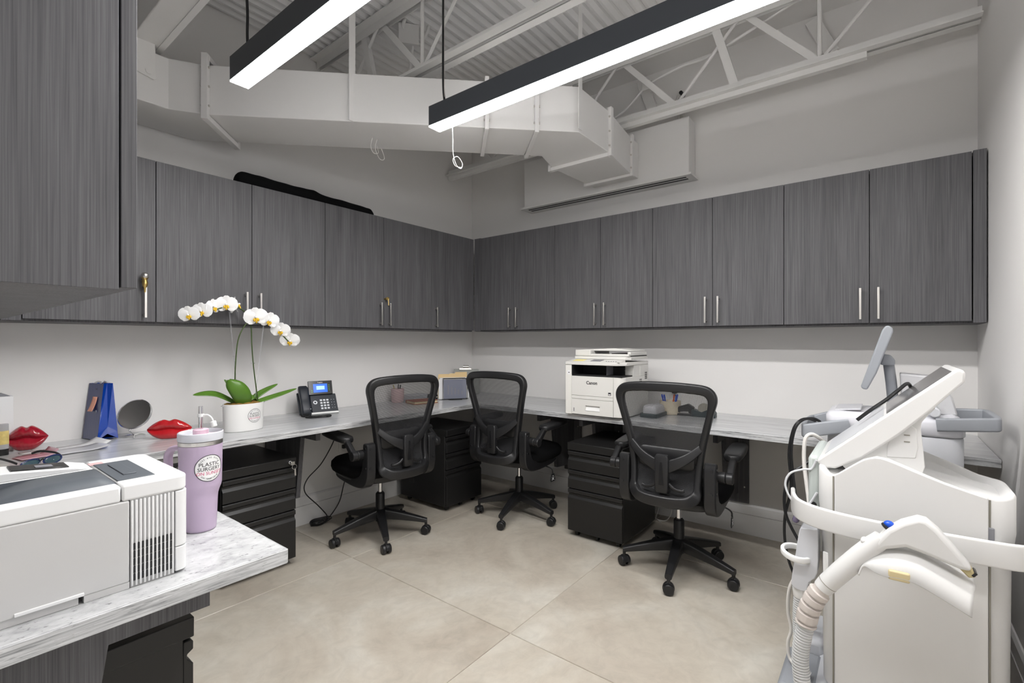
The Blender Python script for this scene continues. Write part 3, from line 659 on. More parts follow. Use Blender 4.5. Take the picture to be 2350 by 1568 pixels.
# ================================================================== OFFICE CHAIRS (facing +X local)
def make_chair(label, loc, rz, base_rot):
    r = thing('office_chair', label, 'office chair', loc, rz, 'black mesh-back office chairs')
    def B(b, nm, m=BLKPL, **k): return b.build(nm, m, r, **k)
    # star base
    B(MB().lathe([(0, .095), (.030, .095), (.038, .105), (.041, .150), (.036, .165), (.029, .170), (0, .170)], n=24), 'base_hub')
    for k in range(5):
        M = ZR(base_rot - rz + 72*k)
        rings = []
        for t in [0, .15, .4, .7, .9, 1.0]:
            x = lerp(.030, .292, t); w = lerp(.056, .034, t); zt = lerp(.168, .098, t**1.15); h = lerp(.062, .026, t)
            rings.append([M @ Vector((x, u, zt - h/2 + v)) for u, v in rrect(w, h, .009, 3)])
        B(MB().loft(rings), 'base_leg', smooth=50)
        a = RAD(base_rot + 72*k + (37, -55, 100, 15, 160)[k] - rz); c = M @ Vector((.285, 0, 0)); Q = Matrix.Rotation(a, 3, 'Z')
        b = MB().cyl(c + Vector((0, 0, .048)), c + Vector((0, 0, .085)), .0085, n=12)
        hood = [Vector((.0265*cos(RAD(t)), 0, .029 + .0265*sin(RAD(t)))) for t in range(-10, 191, 20)]
        b.sweep([c + Q @ h for h in hood], rrect(.016, .004, .001, 1), tuple(Q @ Vector((0, 1, 0))))
        cs = B(b, 'caster')
        for s in (-1, 1):
            p0 = c + Q @ Vector((0, s*.008, .0275)); p1 = c + Q @ Vector((0, s*.026, .0275))
            MB().cyl(p0, p1, .0275, .025, n=22).build('wheel', BLKPL, cs, bevel=.003)
    gl = B(MB().lathe([(0, .13), (.0275, .13), (.0275, .262), (.024, .268), (0, .268)], n=24), 'gas_lift')
    MB().cyl((0, 0, .255), (0, 0, .375), .0135, n=20).build('piston', CHROME, gl)
    MB().cyl((0, 0, .266), (0, 0, .274), .019, n=20).build('collar', BLKPL, gl)
    B(MB().box(-.14, .12, -.09, .09, .368, .392), 'tilt_mechanism', BLKPL, bevel=.01)
    # lever with tag
    lv = B(MB().tube(spline([(.02, -.09, .376), (.02, -.16, .372), (.025, -.225, .365), (.03, -.252, .348), (.03, -.255, .325)], 5), .004, 8), 'height_lever', CABLEB)
    MB().prism([(.012, .325), (.048, .325), (.060, .285), (.052, .272), (.008, .272), (.0, .285)], 'y', -.2575, -.2535).build('lever_tag', BLKPL, lv, bevel=.001)
    MB().obox((.03, -.2582, .292), (.03, .001, .006), YR(35)).obox((.03, -.2582, .292), (.03, .001, .006), YR(-35)).obox((.03, -.2582, .31), (.018, .001, .003)).build('tag_print', PAPER, lv)
    # seat pan + cushion (superellipse rings)
    def se(wx, wy, z, x0=0, n=40, p=3.2):
        o = []
        for k in range(n):
            a = 2*pi*k/n; c_, s_ = cos(a), sin(a)
            o.append(Vector((x0 + wx*abs(c_)**(2/p)*(1 if c_ >= 0 else -1), wy*abs(s_)**(2/p)*(1 if s_ >= 0 else -1), z)))
        return o
    B(MB().loft([se(.18, .18, .384, .0), se(.215, .222, .392, .0), se(.232, .238, .410, .01), se(.232, .238, .424, .01)]), 'seat_pan', BLKPL, smooth=60)
    B(MB().loft([se(.228, .236, .418, .015), se(.246, .250, .428, .02), se(.254, .256, .448, .02), se(.252, .254, .472, .02), se(.238, .238, .490, .02), se(.20, .20, .502, .02), se(.12, .12, .506, .02), se(.01, .01, .507, .02)]), 'seat_cushion', BLKFAB, smooth=60)
    # back frame
    def bx(z): return -.235 - .02*smoothstep(.75, .55, z) - .105*max(0, z-.62)
    half = [(.0, .452, -.318), (.08, .455, -.312), (.125, .466, -.296), (.150, .492, -.268), (.153, .54, -.252), (.158, .62, -.243), (.173, .72, -.246), (.196, .82, -.257), (.216, .90, -.266), (.222, .945, -.271), (.208, .975, -.276), (.175, .990, -.284), (.09, .998, -.300), (.0, 1.000, -.305)]
    right = [Vector((x, y, z)) for y, z, x in half]
    left = [Vector((x, -y, z)) for y, z, x in half[1:-1]][::-1]
    loop = spline(right + left, 5, closed=True); m = len(loop)
    def prof(i):
        z = loop[i].z; k = smoothstep(.88, .98, z); kb = smoothstep(.52, .47, z)
        return rrect(lerp(lerp(.046, .040, k), .030, kb), lerp(lerp(.030, .046, k), .056, kb), .010, 3)
    B(MB().sweep(loop, prof, lambda i: (1, 0, 0) if loop[i].z > .5 else (1, 0, .2), closed=True), 'back_frame', BLKPL, smooth=50)
    # mesh
    zs = [.47, .52, .58, .64, .70, .76, .82, .88, .93, .965, .985]
    hw = [(.452, .10), (.47, .13), (.492, .150), (.54, .153), (.62, .158), (.72, .173), (.82, .196), (.90, .216), (.945, .222), (.975, .205), (.990, .17)]
    xx = [(.452, -.31), (.492, -.268), (.54, -.252), (.62, -.243), (.72, -.246), (.82, -.257), (.90, -.266), (.945, -.271), (.99, -.284)]
    xc = [(.452, -.30), (.54, -.235), (.62, -.222), (.72, -.232), (.82, -.255), (.90, -.275), (.99, -.302)]
    b = MB(); n = 10
    b.grid(lambda u, v: Vector((lerp(interp(xx, lerp(.47, .985, u)), interp(xc, lerp(.47, .985, u)), 1-(2*v-1)**2), (2*v-1)*interp(hw, lerp(.47, .985, u)), lerp(.47, .985, u))), 20, 14)
    B(b, 'mesh_panel', MESHF, smooth=60)
    # lumbar: Y arms, column, pad, levers
    lb = B(MB().loft([[Vector((x, y, z)) for x, y in rrect(.030*s, .062*s, .008, 3)] for x, z, s in ()] or [[Vector((-.305 + q[0], q[1], z)) for q in rrect(.034*s, .064*s, .008, 3)] for z, s in ((.492, .85), (.50, 1), (.66, 1.05), (.672, .85))]), 'lumbar_column', BLKPL, smooth=40)
    MB().prism([(-.012, .53), (.012, .53), (.005, .64), (-.005, .64)], 'x', -.3245, -.3215).build('column_inset', BLKGL, lb, bevel=.001)
    for s in (-1, 1):
        pts = spline([(-.30, s*.022, .615), (-.296, s*.07, .638), (-.282, s*.118, .668), (-.258, s*.170, .715)], 5)
        B(MB().sweep(pts, lambda i: rrect(.016, lerp(.060, .032, i/15), .005, 2), (1, 0, 0)), 'lumbar_arm', BLKPL, smooth=50)
        pts = spline([(-.30, s*.03, .535), (-.30, s*.055, .515), (-.295, s*.085, .508), (-.292, s*.10, .512)], 4)
        B(MB().sweep(pts, rrect(.014, .016, .005, 2), (1, 0, 0)), 'lumbar_lever', BLKPL, smooth=50)
    b = MB(); b.loft([[Vector((x + (abs(p[0])/.15)**2*-.012, p[0], .645 + p[1])) for p in rrect(w, h, .03, 5)] for x, w, h in ((-.240, .26, .085), (-.234, .275, .10), (-.218, .275, .10), (-.212, .26, .085))])
    B(b, 'lumbar_pad', BLKPL, smooth=50)
    # side brackets + arms
    for s in (-1, 1):
        poly = [(.10, .392), (.11, .418), (-.02, .424), (-.13, .434), (-.185, .468), (-.205, .53), (-.210, .625), (-.222, .642), (-.247, .642), (-.262, .625), (-.264, .53), (-.262, .465), (-.245, .418), (-.205, .388), (-.13, .376), (-.02, .378)]
        poly = [(p.x, p.z) for p in spline([(q[0], 0, q[1]) for q in poly], 3, closed=True)]
        ya, yb = sorted((s*.180, s*.234))
        br = B(MB().prism(poly, 'y', ya, yb), 'arm_bracket', BLKPL, bevel=.006)
        for bxp, bz in ((-.236, .615), (-.238, .505)):
            MB().cyl((bxp, s*.230, bz), (bxp, s*.236, bz), .010, .008, n=14).build('bolt', BLKGL, br)
            MB().cyl((bxp-.022, s*.214, bz), (bxp-.030, s*.214, bz), .009, .007, n=14).build('bolt', BLKPL, br)
        ar = B(MB().cyl((-.205, s*.228, .578), (-.205, s*.268, .578), .024, .027, n=22).cyl((-.205, s*.268, .578), (-.205, s*.30, .578), .027, .027, n=22), 'arm_pivot', BLKPL, bevel=.004)
        pts = spline([(-.205, s*.284, .578), (-.165, s*.284, .612), (-.12, s*.284, .645), (-.06, s*.284, .655)], 5)
        B(MB().sweep(pts, lambda i: rrect(.030, lerp(.040, .024, i/15), .007, 3), (0, 1, 0)), 'arm_link', BLKPL, smooth=50)
        rings = []
        for t in [0, .03, .1, .3, .5, .7, .9, .97, 1]:
            x = lerp(-.14, .155, t); e = min(1, (1-abs(2*t-1)**6)**.5 + .25); w = lerp(.072, .090, sin(pi*t))*e; h = .036*(.55+.45*e)
            rings.append([Vector((x, s*.278 + u, .662 + .014*(t-.5) + v)) for u, v in rrect(w, h, .014, 4)])
        B(MB().loft(rings), 'armrest_pad', BLKFAB if False else BLKPL, smooth=60)
    return r
make_chair('black mesh-back office chair in front of the phone on the left', (-1.445, -.555, 0), 84, 24)
make_chair('black mesh-back office chair in the middle facing the room corner desk', (-.630, -1.035, 0), 2, 49)
make_chair('black mesh-back office chair on the right, nearest, beside the pedestal under the copier', (-.742, -2.19, 0), 4, 45)
# ================================================================== THINGS ON THE DESKS
TOP = DZ + .0005
def decal_round(fn, R, parent, disc, ring_mat=INK, face=WHITEPL, small=True):
    """round sticker: fn maps (u,v,lift) -> point"""
    b = MB(); n = 40
    b.grid(lambda a, q: fn(R*q*cos(2*pi*a), R*q*sin(2*pi*a), .0006), n, 5, closeu=True)
    st = b.build('round_sticker', face, parent, recalc=False, smooth=60)
    b = MB(); b.grid(lambda a, q: fn(R*lerp(.955, 1, q)*cos(2*pi*a), R*lerp(.955, 1, q)*sin(2*pi*a), .0011), n, 1, closeu=True); b.build('sticker_ring', INK, st, recalc=False)
    def put(t, dy, nm, m):
        t.v = [Vector(fn(v.x, v.y + dy, .0011)) for v in t.v]; t.build(nm, m, st, recalc=False, smooth=0)
    put(text('PLASTIC', R*.40), R*.28, 'lettering', INK); put(text('SURGERY', R*.385), -R*.06, 'lettering', INK)
    put(text('ON SUNSET', R*.33), -R*.38, 'lettering', INKP)
    put(arctext('305.670.9595', R*.17, R*.78, 138, 42), 0, 'lettering', INK)
    put(arctext('6161.SUNSET.DRIVE', R*.17, R*.80, 228, 312, flip=True), 0, 'lettering', INK)
    return st
# ------------------------------------------------------------------ orchid
r = thing('potted_orchid', 'white orchid with arching flower sprays in a white oval pot', 'potted orchid', (-2.185, -.385, TOP))
OX, OY = -2.185, -.385
pw, pd, ph = .100, .066, .142
def potp(a, rr, z): return Vector((OX + rr*pw*cos(a), OY + rr*pd*sin(a), TOP + z))
pot = MB().loft([[potp(2*pi*k/48, s, z) for k in range(48)] for s, z in ((.93, 0), (.96, .002), (1.0, ph-.002), (.995, ph), (.95, ph), (.94, ph-.02), (.90, .02))]).build('pot', POTW, r, world=True, smooth=40)
MB().grid(lambda u, v: potp(2*pi*u, .94*v, ph-.002 + .008*sin(u*31)*sin(v*9) + .012*(1-v)), 32, 6, closeu=True).build('bark', BARK, r, world=True, smooth=80)
for k in range(2):
    a = pi if k == 0 else 0
    MB().tube([potp(a, 1.0, ph-.006) + Vector(((.008 if k else -.008)*sin(t*pi/8), .008*cos(t*pi/8), 0)) for t in range(16)], .0016, 6, closed=True).build('pot_ear', STEEL, r, world=True)
# sticker on the pot's right front
def potmap(u, v, l):
    a0 = -1.25; a = a0 + u/.094
    rr = 1.0; p = potp(a, lerp(.96, 1.0, (.078+v)/ph), .078+v); nrm = Vector((cos(a)/pw, sin(a)/pd, 0)).normalized()
    q = p + nrm*l; return q - Vector((OX, OY, TOP))
decal_round(potmap, .036, pot, None)
yP = OY
def oleaf(base, mid, tip, wid, fold=.15, yb=0.0):
    P = spline([base, mid, tip], 8); n = len(P); b = MB()
    wd = lambda t: wid*(sin(pi*min(1, .12+.88*t)))**.75*(1 if t < .97 else .6)
    vs = []; cols = 5
    for i, p in enumerate(P):
        t = i/(n-1); d = (P[min(i+1, n-1)] - P[max(i-1, 0)]).normalized(); sd = d.cross(Vector((0, 0, 1)))
        if sd.length < .25: sd = Vector((0.55, -.83, 0))
        sd.normalize()
        if sd.y < 0: sd = -sd
        up = sd.cross(d).normalized()
        if up.z < 0: up = -up
        sd, up = (sd*.80 + up*.60), (up*.80 - sd*.60)
        for c in range(cols):
            q = (c/(cols-1))*2-1; vs.append(p + sd*q*wd(t) + up*(abs(q)*fold*wd(t)))
    b.add(vs, [(i*cols+c, i*cols+c+1, (i+1)*cols+c+1, (i+1)*cols+c) for i in range(n-1) for c in range(cols-1)])
    return b.build('leaf', LEAF, r, world=True, smooth=80, recalc=False, solid=.0025)
cz = TOP+ph
oleaf((OX-.02, OY+.01, cz-.01), (OX-.13, OY+.01, cz+.055), (OX-.235, OY+.0, cz+.062), .022)
oleaf((OX+.03, OY+.02, cz-.01), (OX+.10, OY+.03, cz+.04), (OX+.195, OY+.03, cz+.085), .018)
oleaf((OX+.03, OY, cz-.01), (OX+.15, OY-.01, cz+.02), (OX+.285, OY-.01, cz+.055), .016)
oleaf((OX-.0, OY+.03, cz-.01), (OX-.04, OY+.05, cz+.07), (OX-.075, OY+.05, cz+.125), .03)
oleaf((OX+.0, OY-.01, cz-.02), (OX+.035, OY-.015, cz+.03), (OX+.075, OY+.01, cz+.0), .018)
# the broad upright leaf, facing the room
b = MB()
def broad(u, v):
    q = 2*v-1; t = u; w = .044*sin(pi*(.13+.77*t))**.5*(1-max(0, (t-.72)/.28)**2.2*.96)**.5
    cx = lerp(OX+.0, OX-.085, t**1.2); z = cz-.015 + .165*t - .02*t*t
    y = OY-.015 - .05*sin(t*2.2) + .025*t
    nx = Vector((.93, -.25, .36)).normalized()
    return Vector((cx, y, z)) + nx*q*w + Vector((0, -.012*(1-q*q), 0))
b.grid(broad, 14, 6); b.build('leaf', LEAF, r, world=True, smooth=80, recalc=False, solid=.003)
# stems and stakes
def off(p, dy=0): return (p[0]*1.0, OY+dy, p[1])
MB().tube(spline([off((-2.214, .89), .01), off((-2.222, .96), .01), off((-2.226, 1.076), .0), off((-2.216, 1.225), -.01), off((-2.181, 1.306), -.015), off((-2.14, 1.335), -.02), off((-2.06, 1.325), -.02), off((-2.005, 1.27), -.02), off((-1.948, 1.21), -.02)], 6), .0032, 8).build('flower_stem', STEM, r, world=True)
MB().tube(spline([off((-2.110, .89), .0), off((-2.120, .96), .0), off((-2.135, 1.084), .0), off((-2.146, 1.202), -.005), off((-2.155, 1.314), -.01), off((-2.20, 1.385), -.015), off((-2.28, 1.392), -.015), off((-2.36, 1.362), -.015), off((-2.44, 1.33), -.015)], 6), .0032, 8).build('flower_stem', STEM, r, world=True)
MB().cyl(off((-2.123, .89), .012), off((-2.085, 1.325), -.012), .0022, n=8).build('stake', CLEAR, r, world=True)
MB().cyl(off((-2.205, .89), .015), off((-2.258, 1.37), -.01), .0022, n=8).build('stake', CLEAR, r, world=True)
for p in ((-2.228, 1.14), (-2.138, 1.10)): MB().obox(off(p), (.016, .008, .005)).build('stem_clip', CLEAR, r, world=True, bevel=.001)
# flowers: petals in local YZ plane facing +X
def petal(b, ang, L, W, cup, lean=0.0, base=.004):
    Q = Matrix.Rotation(RAD(ang), 3, 'X')
    def f(u, v):
        q = 2*v-1; t = u; w = W*(sin(pi*(.08+.87*t)))**.6
        return Q @ Vector((cup*t*t*L + lean*t*L - .08*W*q*q + .02*W*sin(5*q), q*w, base + t*L))
    b.grid(f, 8, 6)
fl_me = None
def flower(p, yaw, pitch, roll, s):
    global fl_me
    M = Matrix.Rotation(RAD(yaw), 3, 'Z') @ Matrix.Rotation(RAD(pitch), 3, 'Y') @ Matrix.Rotation(RAD(roll), 3, 'X') * s
    b = MB(); petal(b, 0, .046, .021, .12); petal(b, 128, .042, .018, .1); petal(b, -128, .042, .018, .1)
    b.v = [v + Vector((-.003, 0, 0)) for v in b.v]
    c = MB(); petal(c, 76, .050, .036, -.02); petal(c, -76, .050, .036, -.02)
    b.join(c).xf(M, p); f = b.build('flower', PETAL, r, world=True, smooth=80, recalc=False)
    c = MB().sphere((.010, 0, -.004), (.008, .007, .007), 10, 6)
    for q in (-1, 1): c.sphere((.012, q*.008, -.010), (.005, .006, .009), 8, 5)
    c.sphere((.014, 0, -.017), (.006, .004, .011), 8, 5)
    c.xf(M, p); c.build('throat', LIPY, f, world=True, smooth=80)
    c = MB().sphere((.014, 0, .004), (.008, .006, .006), 8, 5); c.xf(M, p); c.build('column', PETAL, f, world=True, smooth=80)
FL = [((-2.444, -.41, 1.346), -125, 14, 8, .86), ((-2.387, -.405, 1.366), -128, 10, 4, .86), ((-2.335, -.40, 1.389), -60, 5, 12, .85), ((-2.279, -.415, 1.404), -120, 8, 0, .95), ((-2.222, -.39, 1.408), -20, -10, -15, .9), ((-2.245, -.37, 1.40), 140, 0, 30, .8),
      ((-2.142, -.43, 1.345), -112, 14, 6, 1.08), ((-2.068, -.42, 1.330), -104, 14, -12, .95), ((-2.004, -.415, 1.278), -118, 20, -6, .95), ((-1.949, -.41, 1.222), -116, 24, -4, .97)]
for a in FL: flower(Vector(a[0]), *a[1:])
# ------------------------------------------------------------------ lips ornaments
def lips(label, loc, rz, W, H, D, m):
    r = thing('lips_ornament', label, 'lips ornament', loc, rz, 'glossy ceramic lips')
    def top(u): return H*(.50*(1-abs(u)**1.7)**.85 - .11*math.exp(-(u/.16)**2) + .0)
    def bot(u): return -H*.50*(1-abs(u)**2.2)**.75
    def mid(u): return H*(.05*cos(u*pi*1.5) - .02*(1-u*u) - .03)*(1-u*u)
    b = MB()
    def f(a, q):
        # a around: 0..1 front bottom->mid->top, then back
        u = 2*q-1; u = max(-.999, min(.999, u)); zt, zb, zm = top(u), bot(u), mid(u); e = (1-abs(u)**2.4)**.5
        t = a*16
        if t <= 5: k = t/5; z = lerp(zb, zm, k); y = -D*e*(.25+.75*sin(pi*(.12+.80*k))**.8)
        elif t <= 10: k = (t-5)/5; z = lerp(zm, zt, k); y = -D*e*(.18+.68*sin(pi*(.10+.85*k))**.9)
        else: k = (t-10)/6; z = lerp(zt, zb, k); y = D*.25*e*sin(pi*k)
        y += .0006*sin(u*34 + z*90)*e*(1 if t < 10 else 0)
        return Vector((u*W/2, y, z + H*.47))
    b.grid(f, 32, 40, closeu=True); b.v = [Vector((v.x, v.y, max(v.z, 0))) for v in b.v]
    b.build('lips_body', m, r, smooth=70, recalc=True)
    return r
lips('bright red glossy ceramic lips standing between the mirror and the tumbler', (-2.50, -.335, TOP), -32, .185, .100, .035, REDLIP)
lips('dark red glossy ceramic lips leaning by the bottles at the far left', (-2.962, -.13, TOP), -22, .135, .112, .045, REDLIP2)
# ------------------------------------------------------------------ blue gift bag
r = thing('gift_bag', 'glossy blue paper gift bag leaning on the wall beside the round mirror', 'gift bag', (-2.70, -.10, TOP))
def BP(s, t, z):   # s: 0..1 along the narrow side, t: 0..1 depth, z height fraction
    c0 = [Vector(q) for q in ((-2.734, -.150), (-2.656, -.146), (-2.762, -.020), (-2.690, -.020))]
    c1 = [Vector(q) for q in ((-2.700, -.100), (-2.665, -.095), (-2.735, -.006), (-2.690, -.004))]
    f = lambda c: c[0].lerp(c[1], s).lerp(c[2].lerp(c[3], s), t)
    p = f(c0).lerp(f(c1), z); return Vector((p.x, p.y, TOP + .002 + .262*z))
def quad(b, a, c, d, e, n=6):
    b.grid(lambda u, v: (Vector(a)*(1-u)+Vector(c)*u)*(1-v) + (Vector(e)*(1-u)+Vector(d)*u)*v, n, n)
b = MB(); quad(b, BP(0, 0, 0), BP(0, 1, 0), BP(0, 1, 1), BP(0, 0, 1)); b.build('front_face', NAVYBAG, r, world=True, recalc=False, solid=.0012, smooth=0)
b = MB(); quad(b, BP(1, 0, 0), BP(1, 1, 0), BP(1, 1, 1), BP(1, 0, 1)); b.build('back_face', BLUEBAG, r, world=True, recalc=False, solid=.0012, smooth=0)
def crease(z, inward): p = BP(.5, 0, z); return p + Vector((0, inward, 0))
b = MB(); c0 = BP(.5, 0, .0) + Vector((0, .028, .03)); c1 = crease(.22, .006); c2 = crease(1, .022)
b.add([BP(0, 0, 0), BP(0, 0, .12), BP(0, 0, 1), c2, c1, BP(1, 0, 0), BP(1, 0, .12), BP(1, 0, 1), c0 + Vector((0, -.02, -.005))],
      [(1, 4, 3, 2), (4, 6, 7, 3), (0, 8, 4, 1), (8, 5, 6, 4)])
b.build('side_gusset', BLUEBAG, r, world=True, recalc=False, solid=.0012, smooth=0)
b = MB(); b.add([BP(0, 1, 0), BP(1, 1, 0), BP(1, 1, 1), BP(0, 1, 1)], [(0, 1, 2, 3)]); b.build('side_gusset', BLUEBAG, r, world=True, recalc=False, solid=.0012, smooth=0)
b = MB(); b.add([BP(0, 0, .02), BP(1, 0, .02), BP(1, 1, .02), BP(0, 1, .02)], [(0, 1, 2, 3)]); b.build('bag_bottom', BLUEBAG, r, world=True, recalc=False, solid=.001, smooth=0)
for s in (0.08, .92):
    p0 = BP(s, .3, .99); p1 = BP(s, .75, .99); md = (p0+p1)/2 + Vector((.012 if s < .5 else -.006, -.03, .008))
    MB().sweep(spline([p0, p0*.5+md*.5 + Vector((0, -.01, .006)), md, p1*.5+md*.5 + Vector((0, -.0, .006)), p1], 5), rrect(.009, .0015, .0005, 1), (0, 0, 1)).build('ribbon_handle', RIBBON, r, world=True)
b = MB()
def note(u, v): 
    p = BP(0, lerp(.30, .62, u), lerp(.50, .76, v)); return p + Vector((-.003 - .012*(1-v)**2, -.012*(v-.5), 0))
b.grid(note, 3, 6); b.build('sticky_note', PEACH, r, world=True, recalc=False, smooth=60, solid=.0004)
MB().obox(BP(0, .45, .90) + Vector((-.0015, 0, 0)), (.001, .016, .004)).build('handle_slot', INK, r, world=True)
MB().tube([BP(0, .28, .50) + Vector((-.0022, .006*cos(t*.7), .007*sin(t*.7))) for t in range(8)], .0007, 5).build('bag_mark', RIBBON, r, world=True)
# ------------------------------------------------------------------ round tabletop mirror
r = thing('table_mirror', 'small round chrome tabletop mirror beside the blue gift bag', 'mirror', (-2.60, -.165, TOP))
mc = Vector((-2.597, -.172, TOP+.112)); nrm = Vector((-.66, -.62, .42)).normalized()
ax = nrm.cross(Vector((0, 0, 1))).normalized(); up = ax.cross(nrm)
MM = Matrix((ax, up, nrm)).transposed()
def el(rr, k, z): return mc + MM @ Vector((rr*.074*cos(2*pi*k/48), rr*.072*sin(2*pi*k/48), z))
MB().loft([[el(1.0, k, -.006) for k in range(48)], [el(1.035, k, -.002) for k in range(48)], [el(1.035, k, .004) for k in range(48)], [el(.985, k, .006) for k in range(48)], [el(.97, k, .003) for k in range(48)]]).build('mirror_frame', CHROME, r, world=True)
MB().loft([[el(.975, k, .0032) for k in range(48)], [el(.975, k, .0042) for k in range(48)]]).build('mirror_glass', MIRROR, r, world=True, smooth=30)
base = Vector((-2.595, -.165, TOP))
MB().tube(spline([mc - up*.075, mc - up*.085, base + Vector((0, 0, .008))], 4), .0032, 8).build('mirror_stem', CHROME, r, world=True)
for a in (10, 130, 250):
    e = base + Vector((.042*cos(RAD(a)), .042*sin(RAD(a)), .0045)); b = MB().tube(spline([base + Vector((0, 0, .010)), (base+e)/2 + Vector((0, 0, .008)), e], 4), .003, 8); b.sphere(e, .0042, 10, 6); b.build('mirror_foot', CHROME, r, world=True)
# ------------------------------------------------------------------ bottles and box at the far left
def bottle(name, label, cat, p, prof, m, capprof, capm, n=24, sy=1.0, band=None):
    r = thing(name, label, cat, p)
    MB().lathe(prof, (0, 0, 0), n, sy=sy).build('bottle_body', m, r, smooth=40)
    MB().lathe(capprof, (0, 0, 0), n, sy=sy).build('cap', capm, r, smooth=40)
    if band: MB().lathe(band[0], (0, 0, 0), n, sy=sy).build('label_band', band[1], r, smooth=40)
    return r
CREAM = mat('cream_bottle', (0.72, 0.46, 0.22), 0.35)
GOLD = mat('gold_label', (0.62, 0.50, 0.18), 0.35, noise=.4, nscale=60)
bottle('lotion_bottle', 'cream-coloured pump bottle at the extreme left edge of the desk', 'bottle', (-3.086, -.235, TOP), [(0, 0), (.022, 0), (.023, .004), (.023, .125), (.019, .14), (.010, .15), (0, .15)], CREAM, [(0, .15), (.009, .15), (.009, .17), (.004, .172), (.004, .19), (.013, .19), (.013, .198), (0, .198)], WHITEPL)
bottle('serum_tube', 'gold-labelled tube standing on a black cap by the far-left lips', 'tube', (-3.046, -.205, TOP), [(0, .026), (.021, .026), (.0215, .04), (.0205, .125), (.0200, .128), (0, .128)], mat('tube_grey', (.36, .36, .37), .3), [(0, 0), (.0208, 0), (.0212, .003), (.0212, .025), (0, .025)], BLKGL, sy=.7, band=([(.0218, .045), (.0215, .10)], GOLD))
r = thing('cosmetic_box', 'plain white cosmetic box standing behind the far-left bottles', 'box', (-3.03, -.07, TOP))
MB().box(-3.085, -3.003, -.115, -.045, TOP, TOP+.232).build('carton', PAPER, r, world=True, bevel=.001)
MB().prism([(-3.075, TOP+.2325), (-3.010, TOP+.2325), (-3.035, TOP+.246)], 'y', -.10, -.06).build('open_flap', GREYINK, r, world=True)
# ------------------------------------------------------------------ leaflets, pamphlets, sunglasses
r = thing('leaflet_stack', 'glossy white leaflets with a curled corner lying before the gift bag', 'leaflet', (-2.86, -.33, TOP))
def sheet(p, ang, w, h, curl, m, nm, z):
    Q = ZR(ang); b = MB()
    b.grid(lambda u, v: Vector(p) + Q @ Vector(((u-.5)*w, (v-.5)*h, z + curl*max(0, u-.72)**2*10)), 12, 4)
    return b.build(nm, m, r, world=True, recalc=False, smooth=60, solid=.0006)
sheet((-2.86, -.27, TOP), 8, .26, .16, .03, PAPER, 'leaflet', .001)
sheet((-2.865, -.33, TOP), 4, .25, .13, .014, mat('leaflet_grey', (.55, .55, .58), .25), 'leaflet', .003)
t = text('SUBJ: A', .012).xf(ZR(8), (-2.885, -.20, TOP+.0022)); t.build('print_line', GREYINK, r, world=True, recalc=False, smooth=0)
r = thing('pink_card', 'small glossy pink card tucked behind the sunglasses', 'card', (-2.965, -.36, TOP))
sheet((-2.965, -.36, TOP), 10, .11, .10, .03, mat('pink_card_gloss', (.55, .33, .38), .12), 'card', .0055)
r = thing('sunglasses', 'dark wraparound sunglasses with blue mirrored lenses lying on the leaflets', 'sunglasses', (-2.99, -.57, TOP))
Q = ZR(26); gc = Vector((-2.985, -.60, TOP+.010))
def gp(x, y, z): return gc + Q @ Vector((x, y, z))
for s in (-1, 1):
    b = MB(); b.grid(lambda u, v: gp(s*(.035 + .032*cos(2*pi*u)*v), -.012*(1-(v*cos(2*pi*u)*s*.6+.35)**2) - .004, .015 + .014*sin(2*pi*u)*v), 24, 4, closeu=True)
    b.build('lens', GLASSD, r, world=True, recalc=False, smooth=80, solid=.002)
    rim = [gp(s*(.035 + .033*cos(2*pi*k/24)), -.012*(1-(cos(2*pi*k/24)*s*.6+.35)**2) - .004, .015 + .015*sin(2*pi*k/24)) for k in range(24)]
    MB().tube(rim, .0026, 6, closed=True).build('rim', mat('navy_rim', (.015, .025, .10), .25) if s < 0 else MT['navy_rim'], r, world=True)
    MB().sweep(spline([gp(s*.068, .0, .022), gp(s*.070, .03, .030), gp(s*.062, .09, .034), gp(s*.05, .115, .026)], 4), rrect(.008, .003, .001, 1), (0, 0, 1)).build('temple', BLKPL, r, world=True)
MB().tube(spline([gp(-.006, -.014, .02), gp(0, -.015, .024), gp(.006, -.014, .02)], 3), .003, 6).build('bridge', BLKPL, r, world=True)
# ------------------------------------------------------------------ tumbler
TX, TY = -2.839, -1.712
r = thing('travel_tumbler', 'lilac handled travel tumbler with a clear straw beside the near printer', 'tumbler', (TX, TY, TOP))
prof = [(0, 0), (.031, 0), (.0332, .002), (.0340, .006), (.0366, .078), (.0372, .086), (.0395, .095), (.0440, .107), (.0453, .114), (.0468, .205), (.0470, .212)]
MB().lathe(prof + [(.0445, .212), (.043, .20), (0, .19)], n=48).build('tumbler_body', LILAC, r, smooth=45)
MB().lathe([(.0470, .2125), (.0476, .213), (.0476, .2215), (.0467, .222), (.044, .222)], n=48).build('steel_band', STEEL, r, smooth=45)
MB().lathe([(.0460, .2225), (.0484, .2235), (.0490, .236), (.0487, .2415), (.0468, .243), (.0450, .2405), (.0435, .232), (0, .230)], n=48).build('lid', FROST, r, smooth=45)
yaw = math.atan2(-3.055-TY, -3.298-TX)  # outward bearing used for the sticker's side
ld = MB().lathe([(0, .2305), (.017, .2305), (.017, .2475), (.015, .249), (0, .249)], (.0, .0, 0), 24).build('straw_seal', PINK, r, smooth=45)
MB().obox((.022, -.012, .2345), (.03, .016, .006), ZR(-25)).build('sip_tab', PINK, r, bevel=.002)
sw = MB().cyl((0, 0, .232), (0, 0, .305), .0048, n=16).build('straw', CLEAR, r)
Rv = Vector((sin(RAD(38)), -cos(RAD(38)), 0))
MB().cyl((0, 0, .279), (0, 0, .286), .0075, n=16).build('straw_ring', WHITEPL, sw)
